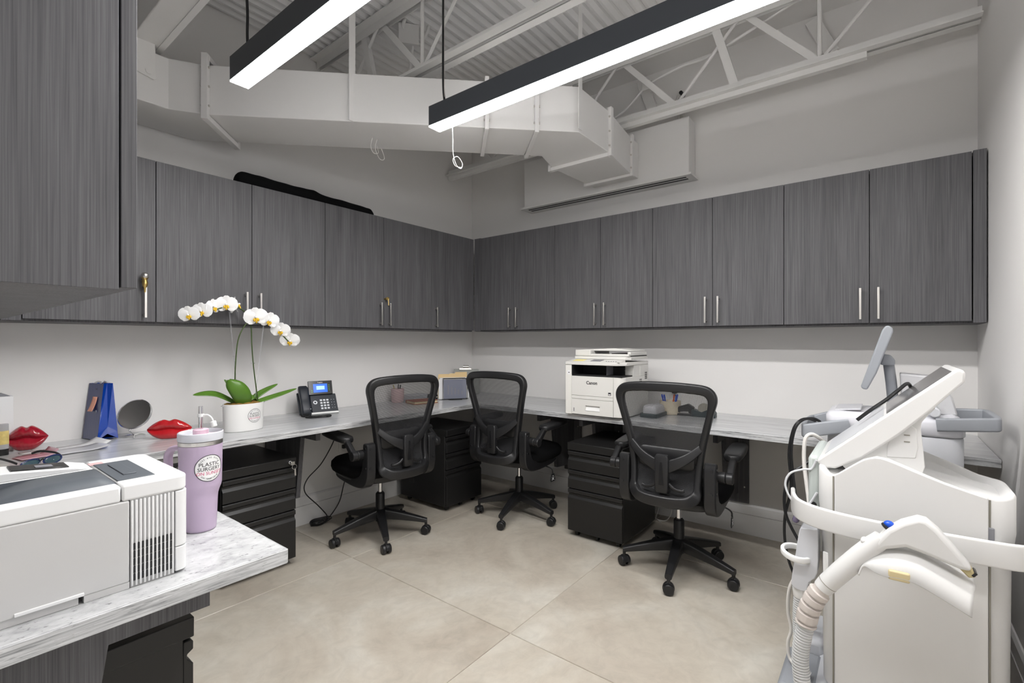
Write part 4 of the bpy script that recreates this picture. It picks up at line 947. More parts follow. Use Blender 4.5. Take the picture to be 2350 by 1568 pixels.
MB().tube(spline([Vector((0, 0, .2825)) + Rv*.007, Vector((0, 0, .283)) + Rv*.018, Vector((0, 0, .276)) + Rv*.027, Vector((0, 0, .266)) + Rv*.031], 5), .0022, 8).build('straw_strap', WHITEPL, sw)
MB().cyl(Vector((0, 0, .268)) + Rv*.030, Vector((0, 0, .254)) + Rv*.034, .0068, n=16).build('straw_cap', WHITEPL, sw, bevel=.002)
hd = -Rv + Vector((.118, .092, 0)); hd.z = 0; hd.normalize()
hp = [hd*.042 + Vector((0, 0, .198)), hd*.062 + Vector((0, 0, .200)), hd*.080 + Vector((0, 0, .196)), hd*.0905 + Vector((0, 0, .182)), hd*.092 + Vector((0, 0, .165)), hd*.090 + Vector((0, 0, .13)), hd*.085 + Vector((0, 0, .108)), hd*.07 + Vector((0, 0, .098)), hd*.044 + Vector((0, 0, .098))]
MB().sweep(spline(hp, 5), rrect(.022, .013, .006, 4), tuple(hd.cross(Vector((0, 0, 1))))).build('tumbler_handle', LILAC2, r, smooth=50)
body_r = lambda z: interp([(0, .0365), (.075, .0405), (.104, .0445), (.112, .0453), (.205, .0468)], z)
fa = math.atan2(-3.055-TY, -3.298-TX) + RAD(24)
def tmap(u, v, l):
    z = .158 + v; a = fa + u/.0461; q = body_r(z) + l; return Vector((q*cos(a), q*sin(a), z))
decal_round(tmap, .0325, r.children[0], None)
# ------------------------------------------------------------------ near printer
r = thing('laser_printer', 'white laser printer with slate grey output tray on the near counter', 'printer', (-3.145, -1.785, TOP))
px0, px1, py0, py1 = -3.36, -2.936, -1.932, -1.64; pz0, pz1 = TOP, TOP+.196
sx = -3.032   # seam between side panel and ribbed end
MB().box(px0, sx-.0008, py0, py1, pz0+.012, pz1-.030).build('body', PRNG, r, world=True, bevel=.003)
MB().box(px0, -3.105, py0+.003, py1, pz0, pz0+.012).box(-3.098, sx-.001, py0+.001, py1, pz0, pz0+.0125).build('plinth', PRNG, r, world=True)
MB().prism([(-3.185, pz0+.014), (-3.098, pz0+.014), (-3.098, pz0+.020), (-3.108, pz0+.020), (-3.185, pz0+.020)], 'y', py0-.003, py0+.01).build('grip_ledge', PRNW, r, world=True, bevel=.001)
# ribbed end section
MB().box(sx+.0008, px1-.024, py0+.004, py1, pz0, pz1-.030).build('ribbed_end', PRNG, r, world=True)
n = 11; w = (px1-.024-sx)/n
for k in range(n):
    x = sx + w*(k+.5); MB().box(x-w*.30, x+w*.30, py0, py0+.006, pz0+.002, pz1-.031).build('rib', PRNW, r, world=True, bevel=.0012, seg=1)
b = MB()
for k in range(n-1):
    for j in range(5): x = sx + w*(k+1); b.box(x-.0019, x+.0019, py0+.0008, py0+.005, pz0+.012+.0145*j, pz0+.0245+.0145*j)
b.build('vent_slots', DARK, r, world=True, smooth=0, kind='stuff')
# rounded corner column in two pieces
def corner(z0, z1, nm):
    poly = [(px1-.023, py0)] + [(px1-.016 + .016*sin(RAD(a)), py0+.016 - .016*cos(RAD(a))) for a in range(0, 91, 15)] + [(px1, py1), (px1-.023, py1)]
    MB().prism(poly, 'z', z0, z1).build(nm, PRNW, r, world=True, bevel=.0015)
corner(pz0+.004, pz0+.052, 'corner_cover'); corner(pz0+.0535, pz1-.031, 'corner_cover')
# top frame: ring around the dark tray
def topring(x0, x1, tx0, tx1, ty0, ty1, nm):
    b = MB().box(x0, x1, py0, ty0, pz1-.030, pz1).box(x0, x1, ty1, py1, pz1-.030, pz1)
    if tx0 > x0: b.box(x0, tx0, ty0, ty1, pz1-.030, pz1)
    if tx1 < x1: b.box(tx1, x1, ty0, ty1, pz1-.030, pz1)
    return b
sy = -3.045
topring(px0, sy-.0008, px0+.03, sy-.0008, py0+.035, py1-.09, 't').build('top_frame', PRNW, r, world=True, bevel=.004)
b = MB(); poly = [(sy+.0008, py0)] + [(px1-.020 + .020*sin(RAD(a)), py0+.020 - .020*cos(RAD(a))) for a in range(0, 91, 15)] + [(px1-.02 + .02*cos(RAD(a)), py1-.02 + .02*sin(RAD(a))) for a in range(0, 91, 15)] + [(sy+.0008, py1)]
b.prism(poly, 'z', pz1-.030, pz1).build('top_cover', PRNW, r, world=True, bevel=.004)
MB().box(sy+.004, px1-.045, py0+.045, py1-.055, pz1, pz1+.0015).build('dark_lid', SLATE, r, world=True, bevel=.001)
MB().box(sy+.022, px1-.065, py0+.085, py1-.085, pz1+.0015, pz1+.0035).build('lid_latch', SLATE, r, world=True, bevel=.001)
b = MB(); x0, x1 = px0+.03, sy-.0008
def tray(u, v): 
    x = lerp(x0, x1, u); y = lerp(py0+.035, py1-.09, v); return Vector((x, y, pz1-.001 - .030*(1-smoothstep(.15, .75, u))))
b.grid(tray, 14, 2); b.build('output_tray', SLATE, r, world=True, recalc=False, smooth=60, solid=.001)
MB().box(x0, x1, py0+.034, py0+.0355, pz1-.031, pz1-.001).box(x0, x1, py1-.0905, py1-.089, pz1-.031, pz1-.001).box(x0-.001, x0+.001, py0+.035, py1-.09, pz1-.031, pz1-.001).build('tray_wall', SLATE, r, world=True)
MB().prism([(-3.205, pz1), (-3.050, pz1), (-3.075, pz1+.007), (-3.175, pz1+.017), (-3.198, pz1+.017)], 'y', py1-.086, py1-.004).build('control_panel', PRNW, r, world=True, bevel=.002)
MB().obox((-3.125, py1-.045, pz1+.0133), (.085, .058, .002), YR(5.7)).build('display', BLKGL, r, world=True, bevel=.0006)
MB().obox((-3.118, py1-.050, pz1+.0140), (.026, .022, .0012), YR(5.7)).build('display_key', GREYINK, r, world=True)
MB().box(-3.046, -3.022, py1-.055, py1-.030, pz1, pz1+.0006).build('pink_label', mat('pale_pink', (.70, .42, .42), .6), r, world=True)
# ------------------------------------------------------------------ desk phone
r = thing('desk_phone', 'charcoal office desk phone with a lit blue screen by the orchid', 'desk phone', (-1.648, -.165, TOP), -14)
T = XR(58); o0 = Vector((0, -.062, .012))
def F(u, v, n): return o0 + T @ Vector((u, v, n))
def fbox(u0, u1, v0, v1, n0, n1): return MB().obox(F((u0+u1)/2, (v0+v1)/2, (n0+n1)/2), (u1-u0, v1-v0, n1-n0), T)
fbox(-.045, .118, 0, .128, -.014, .010).build('phone_body', NAVYPL, r, bevel=.004)
fbox(-.118, -.045, 0, .150, -.014, .002).build('handset_cradle', NAVYPL, r, bevel=.004)
MB().prism([(-.058, .0), (.055, .0), (.04, .05), (.012, .105), (-.0, .10)], 'x', -.09, .09).build('stand', NAVYPL, r, bevel=.003)
fbox(-.05, .119, -.010, .002, -.010, .011).build('silver_trim', WHITEPL, r, bevel=.002)
# screen head, steeper
T2 = XR(74); o2 = F(0, .118, .012)
def F2(u, v, n): return o2 + T2 @ Vector((u, v, n))
def f2box(u0, u1, v0, v1, n0, n1): return MB().obox(F2((u0+u1)/2, (v0+v1)/2, (n0+n1)/2), (u1-u0, v1-v0, n1-n0), T2)
f2box(-.052, .098, .004, .094, -.006, .008).build('screen_housing', BLKGL, r, bevel=.002)
sc = f2box(-.022, .066, .018, .074, .008, .0088).build('screen', SCRB, r)
f2box(-.003, .048, .036, .060, .0088, .0092).build('pop_up', SCRW, sc)
t = text('Yealink', .011); t.v = [F2(v.x+.022, v.y+.083, .0085) for v in t.v]; t.build('lettering', KEYW, r, recalc=False, smooth=0)
GREEN = mat('green_led', (.05, .4, .1), .3, emit=(.05, .7, .15), estr=.6)
for k in range(4): f2box(.074, .079, .030+.011*k, .0325+.011*k, .008, .0085).build('line_led', GREEN, r)
for k in range(2): f2box(-.034, -.029, .020+.011*k, .0225+.011*k, .008, .0085).build('line_led', GREEN, r)
for i in range(3):
    for j in range(4): fbox(.012+.020*i, .026+.020*i, .020+.019*j, .032+.019*j, .010, .0125).build('number_key', KEYW, r, bevel=.0015)
nv = MB().grid(lambda a, q: F(-.018 + lerp(.006, .013, q)*cos(2*pi*a), .070 + lerp(.006, .013, q)*sin(2*pi*a), .0115), 20, 1, closeu=True).build('navigation_ring', KEYW, r, recalc=False)
b = MB()
for i in range(2):
    for j in range(4): b.join(fbox(.082+.016*i, .085+.016*i, .026+.019*j, .029+.019*j, .010, .011))
b.build('function_marks', KEYW, r, kind='stuff')
hs = []
for k in range(13):
    t_ = k/12; v = lerp(-.010, .182, t_); e = sin(pi*min(max(t_, .0), 1)); thick = .030 + .012*abs(cos(pi*t_))
    hs.append([F(-.083 + q[0], v, .020 + .012*e*.6 + q[1]) for q in rrect(.058*(.90 if k in (0, 12) else 1), thick*(.6 if k in (0, 12) else 1), .012, 4)])
MB().loft(hs).build('handset', NAVYPL, r, smooth=50)
fbox(-.072, -.058, .012, .017, .040, .0425).build('handset_mark', KEYW, r)
cp = spline([(-.10, -.05, .01), (-.11, -.09, .008), (-.085, -.13, .008), (-.03, -.145, .008), (.02, -.155, .008), (.035, -.175, .008), (.005, -.195, .008), (-.05, -.190, .008), (-.085, -.175, .008), (-.105, -.15, .008)], 10)
hel = []; L = 0
for i in range(len(cp)-1):
    for k in range(7):
        p = cp[i].lerp(cp[i+1], k/7); d = (cp[i+1]-cp[i]).normalized(); s_ = d.cross(Vector((0, 0, 1))); a = L*2*pi/7*1.0; L += 1
        hel.append(p + s_*.0048*cos(a) + Vector((0, 0, .0048*sin(a) - .001)))
MB().tube(hel, .0017, 5).build('coiled_cord', CABLEB, r, smooth=80)
# ------------------------------------------------------------------ file holder in the corner
r = thing('file_holder', 'black wire file holder packed with papers and manila folders in the corner', 'file holder', (-.535, -.30, TOP), -34)
wire = MB()
for y in (-.045, .0, .045):
    lp = [(-.10, y, .004), (.10, y, .004), (.10, y, .160), (.09, y, .168), (-.09, y, .168), (-.10, y, .160)]
    wire.tube(lp, .0028, 6, closed=True)
for x in (-.10, .10): wire.tube([(x, -.045, .004), (x, .045, .004)], .0028, 6)
wire.tube([(-.05, -.07, .003), (.05, -.07, .003), (.06, -.045, .004), (-.06, -.045, .004)], .0028, 6, closed=True)
wire.build('wire_frame', BLKPL, r, kind='stuff')
MB().obox((0, -.034, .084), (.185, .012, .155), XR(-2)).build('paper_bundle', SMOKE, r, bevel=.002)
MB().obox((-.02, -.020, .084), (.22, .010, .16), XR(-2)).build('paper_bundle', PAPER, r, bevel=.002)
MB().obox((.005, .018, .088), (.24, .018, .17), XR(-1)).build('paper_bundle', PAPER, r, bevel=.002)
MB().prism([(-.125, .006), (.11, .006), (.11, .205), (-.03, .205), (-.04, .192), (-.125, .192)], 'y', .031, .036).build('manila_folder', MANILA, r)
MB().prism([(-.12, .006), (.115, .006), (.115, .215), (.02, .215), (.01, .20), (-.12, .20)], 'y', .041, .046).build('manila_folder', MANILA, r)
b = MB()
for k in range(5): b.box(-.06+.028*k, -.052+.028*k, -.0415, -.0405, .03, .115-.012*k)
b.build('paper_print', GREYINK, r, kind='stuff')
r = thing('clipboard', 'clipboard with a silver clip leaning in the corner behind the folders', 'clipboard', (-.22, -.14, TOP), -44)
MB().obox((0, .01, .112), (.22, .006, .222), XR(-8)).build('board', mat('smoky_board', (.30, .31, .29), .3), r, bevel=.002)
MB().obox((-.01, .022, .222), (.11, .014, .018), XR(-8)).build('clip', STEEL, r, bevel=.003)
MB().cyl((-.03, .02, .243), (.02, .02, .243), .012, n=14).build('clip_spring', STEEL, r)
# ------------------------------------------------------------------ items behind the left chair
r = thing('blush_cup', 'blush pink ceramic cup seen through the left chair back', 'cup', (-.955, -.11, TOP))
MB().lathe([(0, 0), (.040, 0), (.045, .006), (.048, .03), (.050, .105), (.047, .106), (.044, .10), (.040, .02), (0, .016)], n=32).build('cup_body', BLUSH, r)
for k, (dx, dy, m) in enumerate(((.012, .01, INK), (-.015, .006, mat('brass_pen', (.5, .4, .15), .4)), (.0, -.018, INK))): MB().cyl((dx*.4, dy*.4, .02), (dx*2, dy*2, .135), .004, n=8).build('pen', m, r)
r = thing('paper_stack', 'short stack of grey papers beside the blush pink cup', 'papers', (-.80, -.13, TOP), 6)
for k in range(4): MB().box(-.075+.003*k, .075+.002*k, -.06, .06-.003*k, .001+.013*k, .012+.013*k).build('paper_pad', mat('pad_grey%d' % k, (.42+.04*k, .43+.04*k, .46+.04*k), .6), r, bevel=.001)
r = thing('desk_stapler', 'black stapler lying behind the brown notebook', 'stapler', (-.665, -.16, TOP), -14)
MB().box(-.06, .06, -.016, .016, .0, .010).build('stapler_base', BLKPL, r, bevel=.003)
MB().prism([(-.06, .012), (.06, .02), (.06, .034), (.04, .045), (-.04, .040), (-.06, .028)], 'y', -.014, .014).build('stapler_arm', BLKPL, r, bevel=.003)
r = thing('notebook', 'brown leather notebook with tan pages behind the left chair', 'notebook', (-.865, -.285, TOP), -12)
MB().box(-.095, .095, -.065, .065, .004, .020).build('pages', TANP, r)
MB().box(-.10, .10, -.07, .07, .020, .024).box(-.10, .10, -.07, .07, 0, .004).box(-.10, .10, .066, .07, .004, .020).build('cover', BROWN, r, bevel=.0015)
# ------------------------------------------------------------------ items behind the right chair
r = thing('label_printer', 'grey rounded desktop label printer seen through the nearest chair back', 'label printer', (-.40, -1.915, TOP), -90)
MB().loft([[Vector((p[0], p[1]*1.0, z)) for p in rrect(.105*s, .20*s2, .025, 5)] for z, s, s2 in ((0, 1.0, 1.0), (.004, 1.04, 1.02), (.022, 1.04, 1.02), (.024, 1.0, 1.0))]).build('tray_base', TEAL, r, smooth=50)
MB().loft([[Vector((p[0], p[1] + .01 - .01*z/.07, z)) for p in rrect(.092*s, .165*s2, .025, 5)] for z, s, s2 in ((.024, 1.0, 1.0), (.050, 1.0, .98), (.066, .9, .92), (.072, .75, .8))]).build('printer_shell', mat('pale_grey_plastic', (.50, .50, .52), .4), r, smooth=50)
r = thing('pen_cup', 'cream pen cup with blue and red pens seen through the nearest chair back', 'pen cup', (-.245, -1.965, TOP))
MB().lathe([(0, 0), (.058, 0), (.062, .004), (.066, .085), (.063, .086), (.060, .08), (.056, .01), (0, .008)], n=36).build('cup_body', mat('cream_cup', (.68, .60, .46), .5), r)
for dx, dy, m in ((-.03, .02, BLUEBTN), (.0, -.02, REDIND), (-.01, -.035, BLUEBTN), (.02, -.03, MT['blue_button']), (-.02, .035, BLUEBTN)): MB().cyl((dx*.5, dy*.6, .01), (dx*1.3, dy*1.3, .125), .005, n=10).build('pen', m, r)
r = thing('heavy_stapler', 'black upright stapler next to the cream pen cup', 'stapler', (-.25, -2.062, TOP), -86)
MB().box(-.055, .055, -.02, .02, 0, .012).build('stapler_base', BLKPL, r, bevel=.003)
MB().prism([(-.055, .02), (.05, .03), (.055, .055), (.02, .075), (-.05, .05)], 'y', -.017, .017).build('stapler_arm', BLKPL, r, bevel=.004)
MB().cyl((.04, -.021, .03), (.04, .021, .03), .016, n=16).build('hinge', BLKGL, r)
r = thing('tape_dispenser', 'dark tape dispenser to the right of the black upright stapler', 'tape dispenser', (-.245, -2.175, TOP), -88)
MB().prism([(-.07, 0), (.07, 0), (.07, .03), (.05, .055), (.02, .045), (-.01, .03), (-.06, .045), (-.07, .04)], 'y', -.028, .028).build('dispenser_body', TEAL, r, bevel=.004)
MB().cyl((.0, -.012, .052), (.0, .012, .052), .033, n=28).build('tape_roll', mat('tape', (.35, .33, .28), .3), r)
r = thing('wall_outlet', 'white wall outlet with a black plug beside the copier', 'outlet', (0, -1.915, .87))
MB().box(-.006, -.0005, -1.955, -1.875, .81, .93).build('outlet_plate', WHITEPL, r, world=True, bevel=.002)
MB().box(-.035, -.006, -1.93, -1.90, .86, .89).build('plug', BLKPL, r, world=True, bevel=.004)
MB().tube(spline([(-.035, -1.915, .872), (-.05, -1.925, .865), (-.055, -1.94, .83), (-.05, -1.95, .79), (-.06, -1.94, .757)], 5), .003, 6).build('cord', CABLEB, r, world=True)
# ------------------------------------------------------------------ copier
r = thing('office_copier', 'ivory office multifunction copier standing on the right-hand worktop', 'copier', (-.47, -1.632, TOP), -90)
W2 = .200; D2 = .19
def Bc(b, nm, m=COPW, **k): return b.build(nm, m, r, **k)
rc = [( .135, -D2)] + [(W2-.045+.045*sin(RAD(a)), -D2+.045-.045*cos(RAD(a))) for a in range(0, 91, 10)]
Bc(MB().prism([(-W2+.046, -D2+.012)] + [(.134, -D2+.012), (.134, D2), (-W2+.046, D2)], 'z', .008, .248), 'body', bevel=.001)
Bc(MB().prism([(.136, -D2)] + rc[1:] + [(W2, D2), (.136, D2)], 'z', .008, .248), 'corner_cover', bevel=.002)
Bc(MB().box(-W2, -W2+.044, -D2, D2, .004, .318), 'left_column', COPG, bevel=.002)
Bc(MB().box(-W2+.0455, .1345, -D2, -D2+.012, .126, .248), 'front_door', COPW, bevel=.0015)
Bc(MB().box(-W2+.0455, .1345, -D2, -D2+.012, .105, .1245), 'front_strip', COPW, bevel=.0012)
dr = Bc(MB().box(-W2+.0455, -.055, -D2, -D2+.012, .008, .1035).box(.045, .1345, -D2, -D2+.012, .008, .1035).box(-.055, .045, -D2, -D2+.012, .008, .032).box(-.055, .045, -D2, -D2+.012, .066, .1035), 'paper_drawer', COPW)
MB().prism([(-D2+.012, .032), (-D2+.001, .034), (-D2+.0115, .062), (-D2+.012, .066)], 'x', -.055, .045).build('drawer_pull', WHITEPL, dr)
MB().box(-.140, -.134, -D2-.0008, -D2, .024, .046).build('paper_gauge', GREYINK, dr)
t = text('Canon', .029, spacing=1.0, bold=.0007); t.v = [Vector((v.x-.010, -D2-.0006, v.y+.208)) for v in t.v]; t.build('lettering', INK, r, recalc=False, smooth=0)
MB().box(.102, .120, -D2-.0006, -D2, .138, .156).build('energy_label', INK, r); MB().box(.105, .117, -D2-.0009, -D2-.0006, .141, .147).build('energy_label_print', PAPER, r)
MB().box(-W2+.014, -W2+.034, -D2-.0006, -D2, .255, .283).build('usb_label', PAPER, r); MB().box(-W2+.022, -W2+.031, -D2-.001, -D2-.0006, .266, .271).build('usb_port', INK, r)
Bc(MB().box(-W2+.046, W2-.004, -D2+.16, D2, .249, .318), 'rear_block', COPW)
Bc(MB().box(W2-.05, W2, D2-.13, D2, .249, .318), 'rear_block', COPW)
Bc(MB().box(-W2+.045, W2-.012, -D2+.004, -D2+.158, .2485, .256), 'exit_tray', DARK, bevel=.001)
Bc(MB().box(-W2+.0445, W2-.06, -D2+.15, -D2+.159, .256, .318), 'exit_back', DARK)
Bc(MB().box(-W2+.0445, -W2+.0475, -D2+.003, -D2+.15, .256, .318), 'exit_liner', DARK)
Bc(MB().box(-W2+.0475, W2-.055, -D2+.03, -D2+.15, .3155, .3183), 'exit_ceiling', DARK)
Bc(MB().box(.060, .062, -D2+.06, -D2+.15, .256, .3155), 'exit_divider', GREYINK)
Bc(MB().prism([(-W2, -D2-.004), (W2-.05, -D2-.004), (W2, -D2+.05), (W2, D2), (-W2, D2)], 'z', .3185, .339), 'control_deck', COPW, bevel=.003)
Bc(MB().prism([(-D2+.004, .339), (-D2+.095, .352), (-D2+.095, .339)], 'x', -W2+.004, W2-.03), 'control_slope', COPW)
MB().obox((.0, -D2+.052, .3475), (.07, .05, .003), XR(8)).build('touch_screen', GREYINK, r, bevel=.001)
MB().obox((-.125, -D2+.052, .3465), (.075, .055, .0012), XR(8)).build('yellow_note', YELLOW, r)
for k in range(5): MB().obox((.075+.016*k, -D2+.03, .3445), (.007, .005, .002), XR(8)).build('panel_button', GREYINK, r)
Bc(MB().prism([(-W2+.012, -D2+.095), (W2-.03, -D2+.095), (W2-.004, -D2+.125), (W2-.004, D2), (-W2+.012, D2)], 'z', .352, .372), 'scanner_base', COPW, bevel=.004)
Bc(MB().box(-W2+.014, -.075, -D2+.10, D2-.005, .373, .412), 'feeder_block', COPW, bevel=.004)
Bc(MB().box(-.075, W2-.008, -D2+.10, -D2+.125, .373, .388), 'feeder_ledge', COPW, bevel=.003)
Bc(MB().box(-.075, W2-.008, -D2+.125, D2-.005, .373, .378), 'feeder_bed', DARK)
Bc(MB().box(.055, W2-.03, -D2+.14, D2-.02, .379, .392), 'paper_guide', BLKPL, bevel=.002)
Bc(MB().box(W2-.03, W2-.008, -D2+.125, D2-.005, .378, .402), 'feeder_side', COPW, bevel=.003)
Bc(MB().prism([(-W2+.014, .413), (-.02, .418), (.06, .423), (W2-.02, .412), (W2-.02, .406), (-W2+.014, .405)], 'y', -D2+.15, D2-.003), 'feeder_cover', COPG, bevel=.003)
b = MB()
for k in range(4):
    for j in range(3): b.box(W2, W2+.0008, .05+.012*j, .058+.012*j, .185+.012*k, .193+.012*k); b.box(W2, W2+.0008, .135+.012*j, .143+.012*j, .225+.012*k, .233+.012*k)
b.build('vent_slots', DARK, r, kind='stuff')
# ------------------------------------------------------------------ paper shredder under the desk
r = thing('paper_shredder', 'black paper shredder with a white rim under the desk behind the tumbler', 'shredder', (-2.56, -.32, 0))
MB().loft([[Vector((-2.56 + p[0]*s, -.32 + p[1]*s, z)) for p in rrect(.30, .20, .03, 5)] for z, s in ((0, .86), (.01, .88), (.58, 1.0))]).build('bin', BLKPL, r, world=True, smooth=50)
MB().loft([[Vector((-2.56 + p[0]*s, -.32 + p[1]*s, z)) for p in rrect(.31, .21, .03, 5)] for z, s in ((.581, 1.0), (.638, 1.02), (.645, 1.0))]).build('cutter_head', BLKGL, r, world=True, smooth=50)
MB().loft([[Vector((-2.56 + p[0]*s, -.32 + p[1]*s, z)) for p in rrect(.32, .22, .03, 5)] for z, s in ((.6455, 1.0), (.666, 1.0), (.67, .97))]).build('white_rim', WHITEPL, r, world=True, smooth=50)
t = text('amazonbasics', .022); t.v = [Vector((v.x-2.535, -.4285, v.y+.618)) for v in t.v]; t.build('lettering', PAPER, r, world=True, recalc=False, smooth=0)
# ------------------------------------------------------------------ cords and outlet under the back desk
r = thing('wall_outlet', 'white wall outlet under the desk beside the left chair', 'outlet', (-1.35, 0, .45))
MB().box(-1.39, -1.315, -.006, -.0005, .40, .52).build('outlet_plate', WHITEPL, r, world=True, bevel=.002)
MB().box(-1.368, -1.338, -.03, -.006, .455, .482).build('plug', BLKPL, r, world=True, bevel=.004)
r = thing('power_cord', 'black power cord hanging from the desk to a coil on the floor', 'power cord', (-1.55, -.12, 0))
MB().tube(spline([(-1.50, -.15, .715), (-1.504, -.15, .584), (-1.599, -.15, .427), (-1.704, -.15, .336), (-1.718, -.15, .257), (-1.629, -.15, .149), (-1.56, -.14, .06), (-1.555, -.10, .008)], 8), .0035, 8).build('cord', CABLEB, r, world=True)
MB().tube(spline([(-1.35, -.035, .468), (-1.32, -.08, .45), (-1.30, -.12, .39), (-1.40, -.15, .34), (-1.44, -.15, .25), (-1.47, -.14, .13), (-1.53, -.12, .04), (-1.56, -.10, .008)], 8), .0035, 8).build('cord', CABLEB, r, world=True)
for k in range(4):
    MB().tube([(-1.59 + (.05+.008*k)*cos(t*pi/12)+.006*k, -.085 + (.028+.006*k)*sin(t*pi/12), .005 + .006*k + .002*sin(t)) for t in range(24)], .0036, 6, closed=True).build('cord_coil', CABLEB, r, world=True)
r = thing('white_cable', 'loose white cables looping to the floor behind the pedestal under the copier', 'cable', (-.10, -1.90, 0))
MB().tube(spline([(-.05, -1.80, .55), (-.08, -1.795, .25), (-.10, -1.785, .10), (-.115, -1.805, .02), (-.135, -1.85, .006), (-.125, -1.90, .015), (-.105, -1.925, .08), (-.07, -1.91, .2), (-.03, -1.88, .4)], 8), .0035, 8).build('cable', CABLEW, r, world=True)
MB().tube(spline([(-.03, -1.84, .5), (-.05, -1.835, .2), (-.07, -1.82, .06), (-.11, -1.82, .006), (-.16, -1.87, .005)], 8), .003, 8).build('cable', CABLEW, r, world=True)
# ================================================================== NEAR LASER MACHINE (right foreground)
r = thing('laser_machine', 'tall ivory medical laser machine with tilted touchscreen in the right foreground', 'laser machine', (-1.27, -3.11, 0))
NEAR = r
zt = [(-3.335, .805), (-3.315, .797), (-3.29, .794), (-3.255, .803), (-3.193, .820), (-3.128, .843), (-3.082, .861), (-3.05, .872), (-3.025, .871), (-3.00, .858), (-2.97, .833), (-2.935, .803), (-2.915, .795), (-2.895, .808), (-2.885, .818)]
X0, X1, Y0, Y1 = -1.50, -1.04, -3.335, -2.885
def plan(off=0.0, rad=.055, n=8):
    o = []; a, b_, c, d = X0+off, X1-off, Y0+off, Y1-off; q = max(.008, rad-off); q2 = .30
    for cx, cy, a0, q in ((b_-q, d-q, 0, q), (a+q, d-q, 90, q), (a+q, c+q, 180, q), (b_-q2, c+q2, 270, q2)):
        for k in range((n if q < .1 else 18)+1):
            t = RAD(a0 + 90*k/(n if q < .1 else 18)); o.append((cx + q*cos(t), cy + q*sin(t)))
    # densify straight runs
    out = []
    for i in range(len(o)):
        p, s = o[i], o[(i+1) % len(o)]; L = math.hypot(s[0]-p[0], s[1]-p[1]); m = max(1, int(L/.03))
        for k in range(m): out.append((lerp(p[0], s[0], k/m), lerp(p[1], s[1], k/m)))
    return out
base = plan(.0)
def inset(pts, d):
    cx, cy = (X0+X1)/2, (Y0+Y1)/2; hx, hy = (X1-X0)/2, (Y1-Y0)/2
    return [(cx + (p[0]-cx)*(hx-d)/hx, cy + (p[1]-cy)*(hy-d)/hy) for p in pts]
def ringz(d, fz): return [Vector((p[0], p[1], fz(q))) for p, q in zip(inset(base, d), base)]
T_ = lambda q: interp(zt, q[1])
rings = [ringz(.02, lambda q: .11), ringz(.012, lambda q: .13), ringz(.008, lambda q: .62), ringz(.0, lambda q: .70), ringz(0, lambda q: T_(q)-.006), ringz(.003, T_), ringz(.012, lambda q: T_(q)+.0005), ringz(.016, lambda q: T_(q)-.003),
         ringz(.026, lambda q: T_(q)-.018), ringz(.10, lambda q: lerp(T_(q), .83, .5)-.022), ringz(.20, lambda q: .815), ringz(.222, lambda q: .815)]
MB().loft(rings).build('body_shell', LASW, r, world=True, smooth=60)
# broad side panel between the seams
ys = [-3.274 + i*(3.274-2.932)/24 for i in range(25)]
poly = [(y, interp(zt, y)-.002) for y in ys]
low = [(-2.932, .13), (-3.274, .13)]
b = MB(); pl = poly + low
b.prism(pl, 'x', X0-.0065, X0+.004)
b.build('side_panel', LASW, r, world=True, bevel=.0025)
SEAM = mat('seam_shadow', (.25, .235, .20), .7)
for y in (-2.9285, -3.2775): MB().box(X0-.0008, X0+.004, y-.0022, y+.0022, .13, interp(zt, y)-.006).build('panel_seam', SEAM, r, world=True)
MB().obox((X0-.001, -3.2775, .70), (.006, .018, .035)).build('latch_slot', GREYINK, r, world=True, bevel=.006)
MB().obox((X0-.0005, -2.908, .515), (.006, .016, .075), ZR(-30)).build('vent_cutout', WHITEPL, r, world=True, bevel=.006)
# base skirt + wheels
MB().loft([[Vector((p[0], p[1], z)) for p in inset(base, d)] for z, d in ((.055, -.005), (.06, -.012), (.095, -.012), (.11, .012))]).build('base_skirt', LASB, r, world=True, smooth=50)
MB().box(-1.53, -1.28, -2.885, -2.775, .055, .10).build('front_foot', LASG, r, world=True, bevel=.015)
MB().box(-1.28, -1.06, -2.885, -2.80, .055, .14).build('front_foot', LASB, r, world=True, bevel=.015)
for x in (-1.45, -1.10):
    for y in (-2.82, -3.29): MB().cyl((x-.014, y, .029), (x+.014, y, .029), .0285, n=20).box(x-.008, x+.008, y-.01, y+.01, .03, .058).build('wheel', BLKPL, r, world=True, bevel=.003)
# front control column
MB().box(-1.42, -1.10, -2.886, -2.852, .60, .835).build('front_panel', mat('pale_green_grey', (.48, .52, .50), .4), r, world=True, bevel=.012)
MB().cyl((-1.424, -2.868, .672), (-1.418, -2.868, .672), .009, n=14).build('key_switch', BLKPL, r, world=True)
# tilted display
sl = [(-2.880, .829), (-3.215, 1.137), (-3.226, 1.139), (-3.235, 1.130), (-3.234, 1.102), (-3.214, 1.078), (-3.165, 1.018), (-3.09, .935), (-3.0, .852), (-2.93, .808), (-2.90, .806), (-2.884, .816)]
ds = MB().prism(sl, 'x', -1.452, -1.105).build('display_housing', LASW, r, world=True, bevel=.010, seg=3)
u = Vector((0, -.335, .308)).normalized(); nn = Vector((0, .308, .335)).normalized()
def SC(a, c, d): return Vector((0, -2.880, .829)) + u*a + nn*d + Vector((c, 0, 0))
def slabon(a0, a1, c0, c1, d0, d1): return MB().add([SC(a, c, d) for d in (d0, d1) for a, c in ((a0, c0), (a1, c0), (a1, c1), (a0, c1))], [(0, 1, 2, 3), (4, 5, 6, 7), (0, 1, 5, 4), (1, 2, 6, 5), (2, 3, 7, 6), (3, 0, 4, 7)])
slabon(.245, .445, -1.435, -1.122, .0, .0015).build('screen_glass', mat('screen_grey', (.16, .155, .155), .12), ds, world=True)
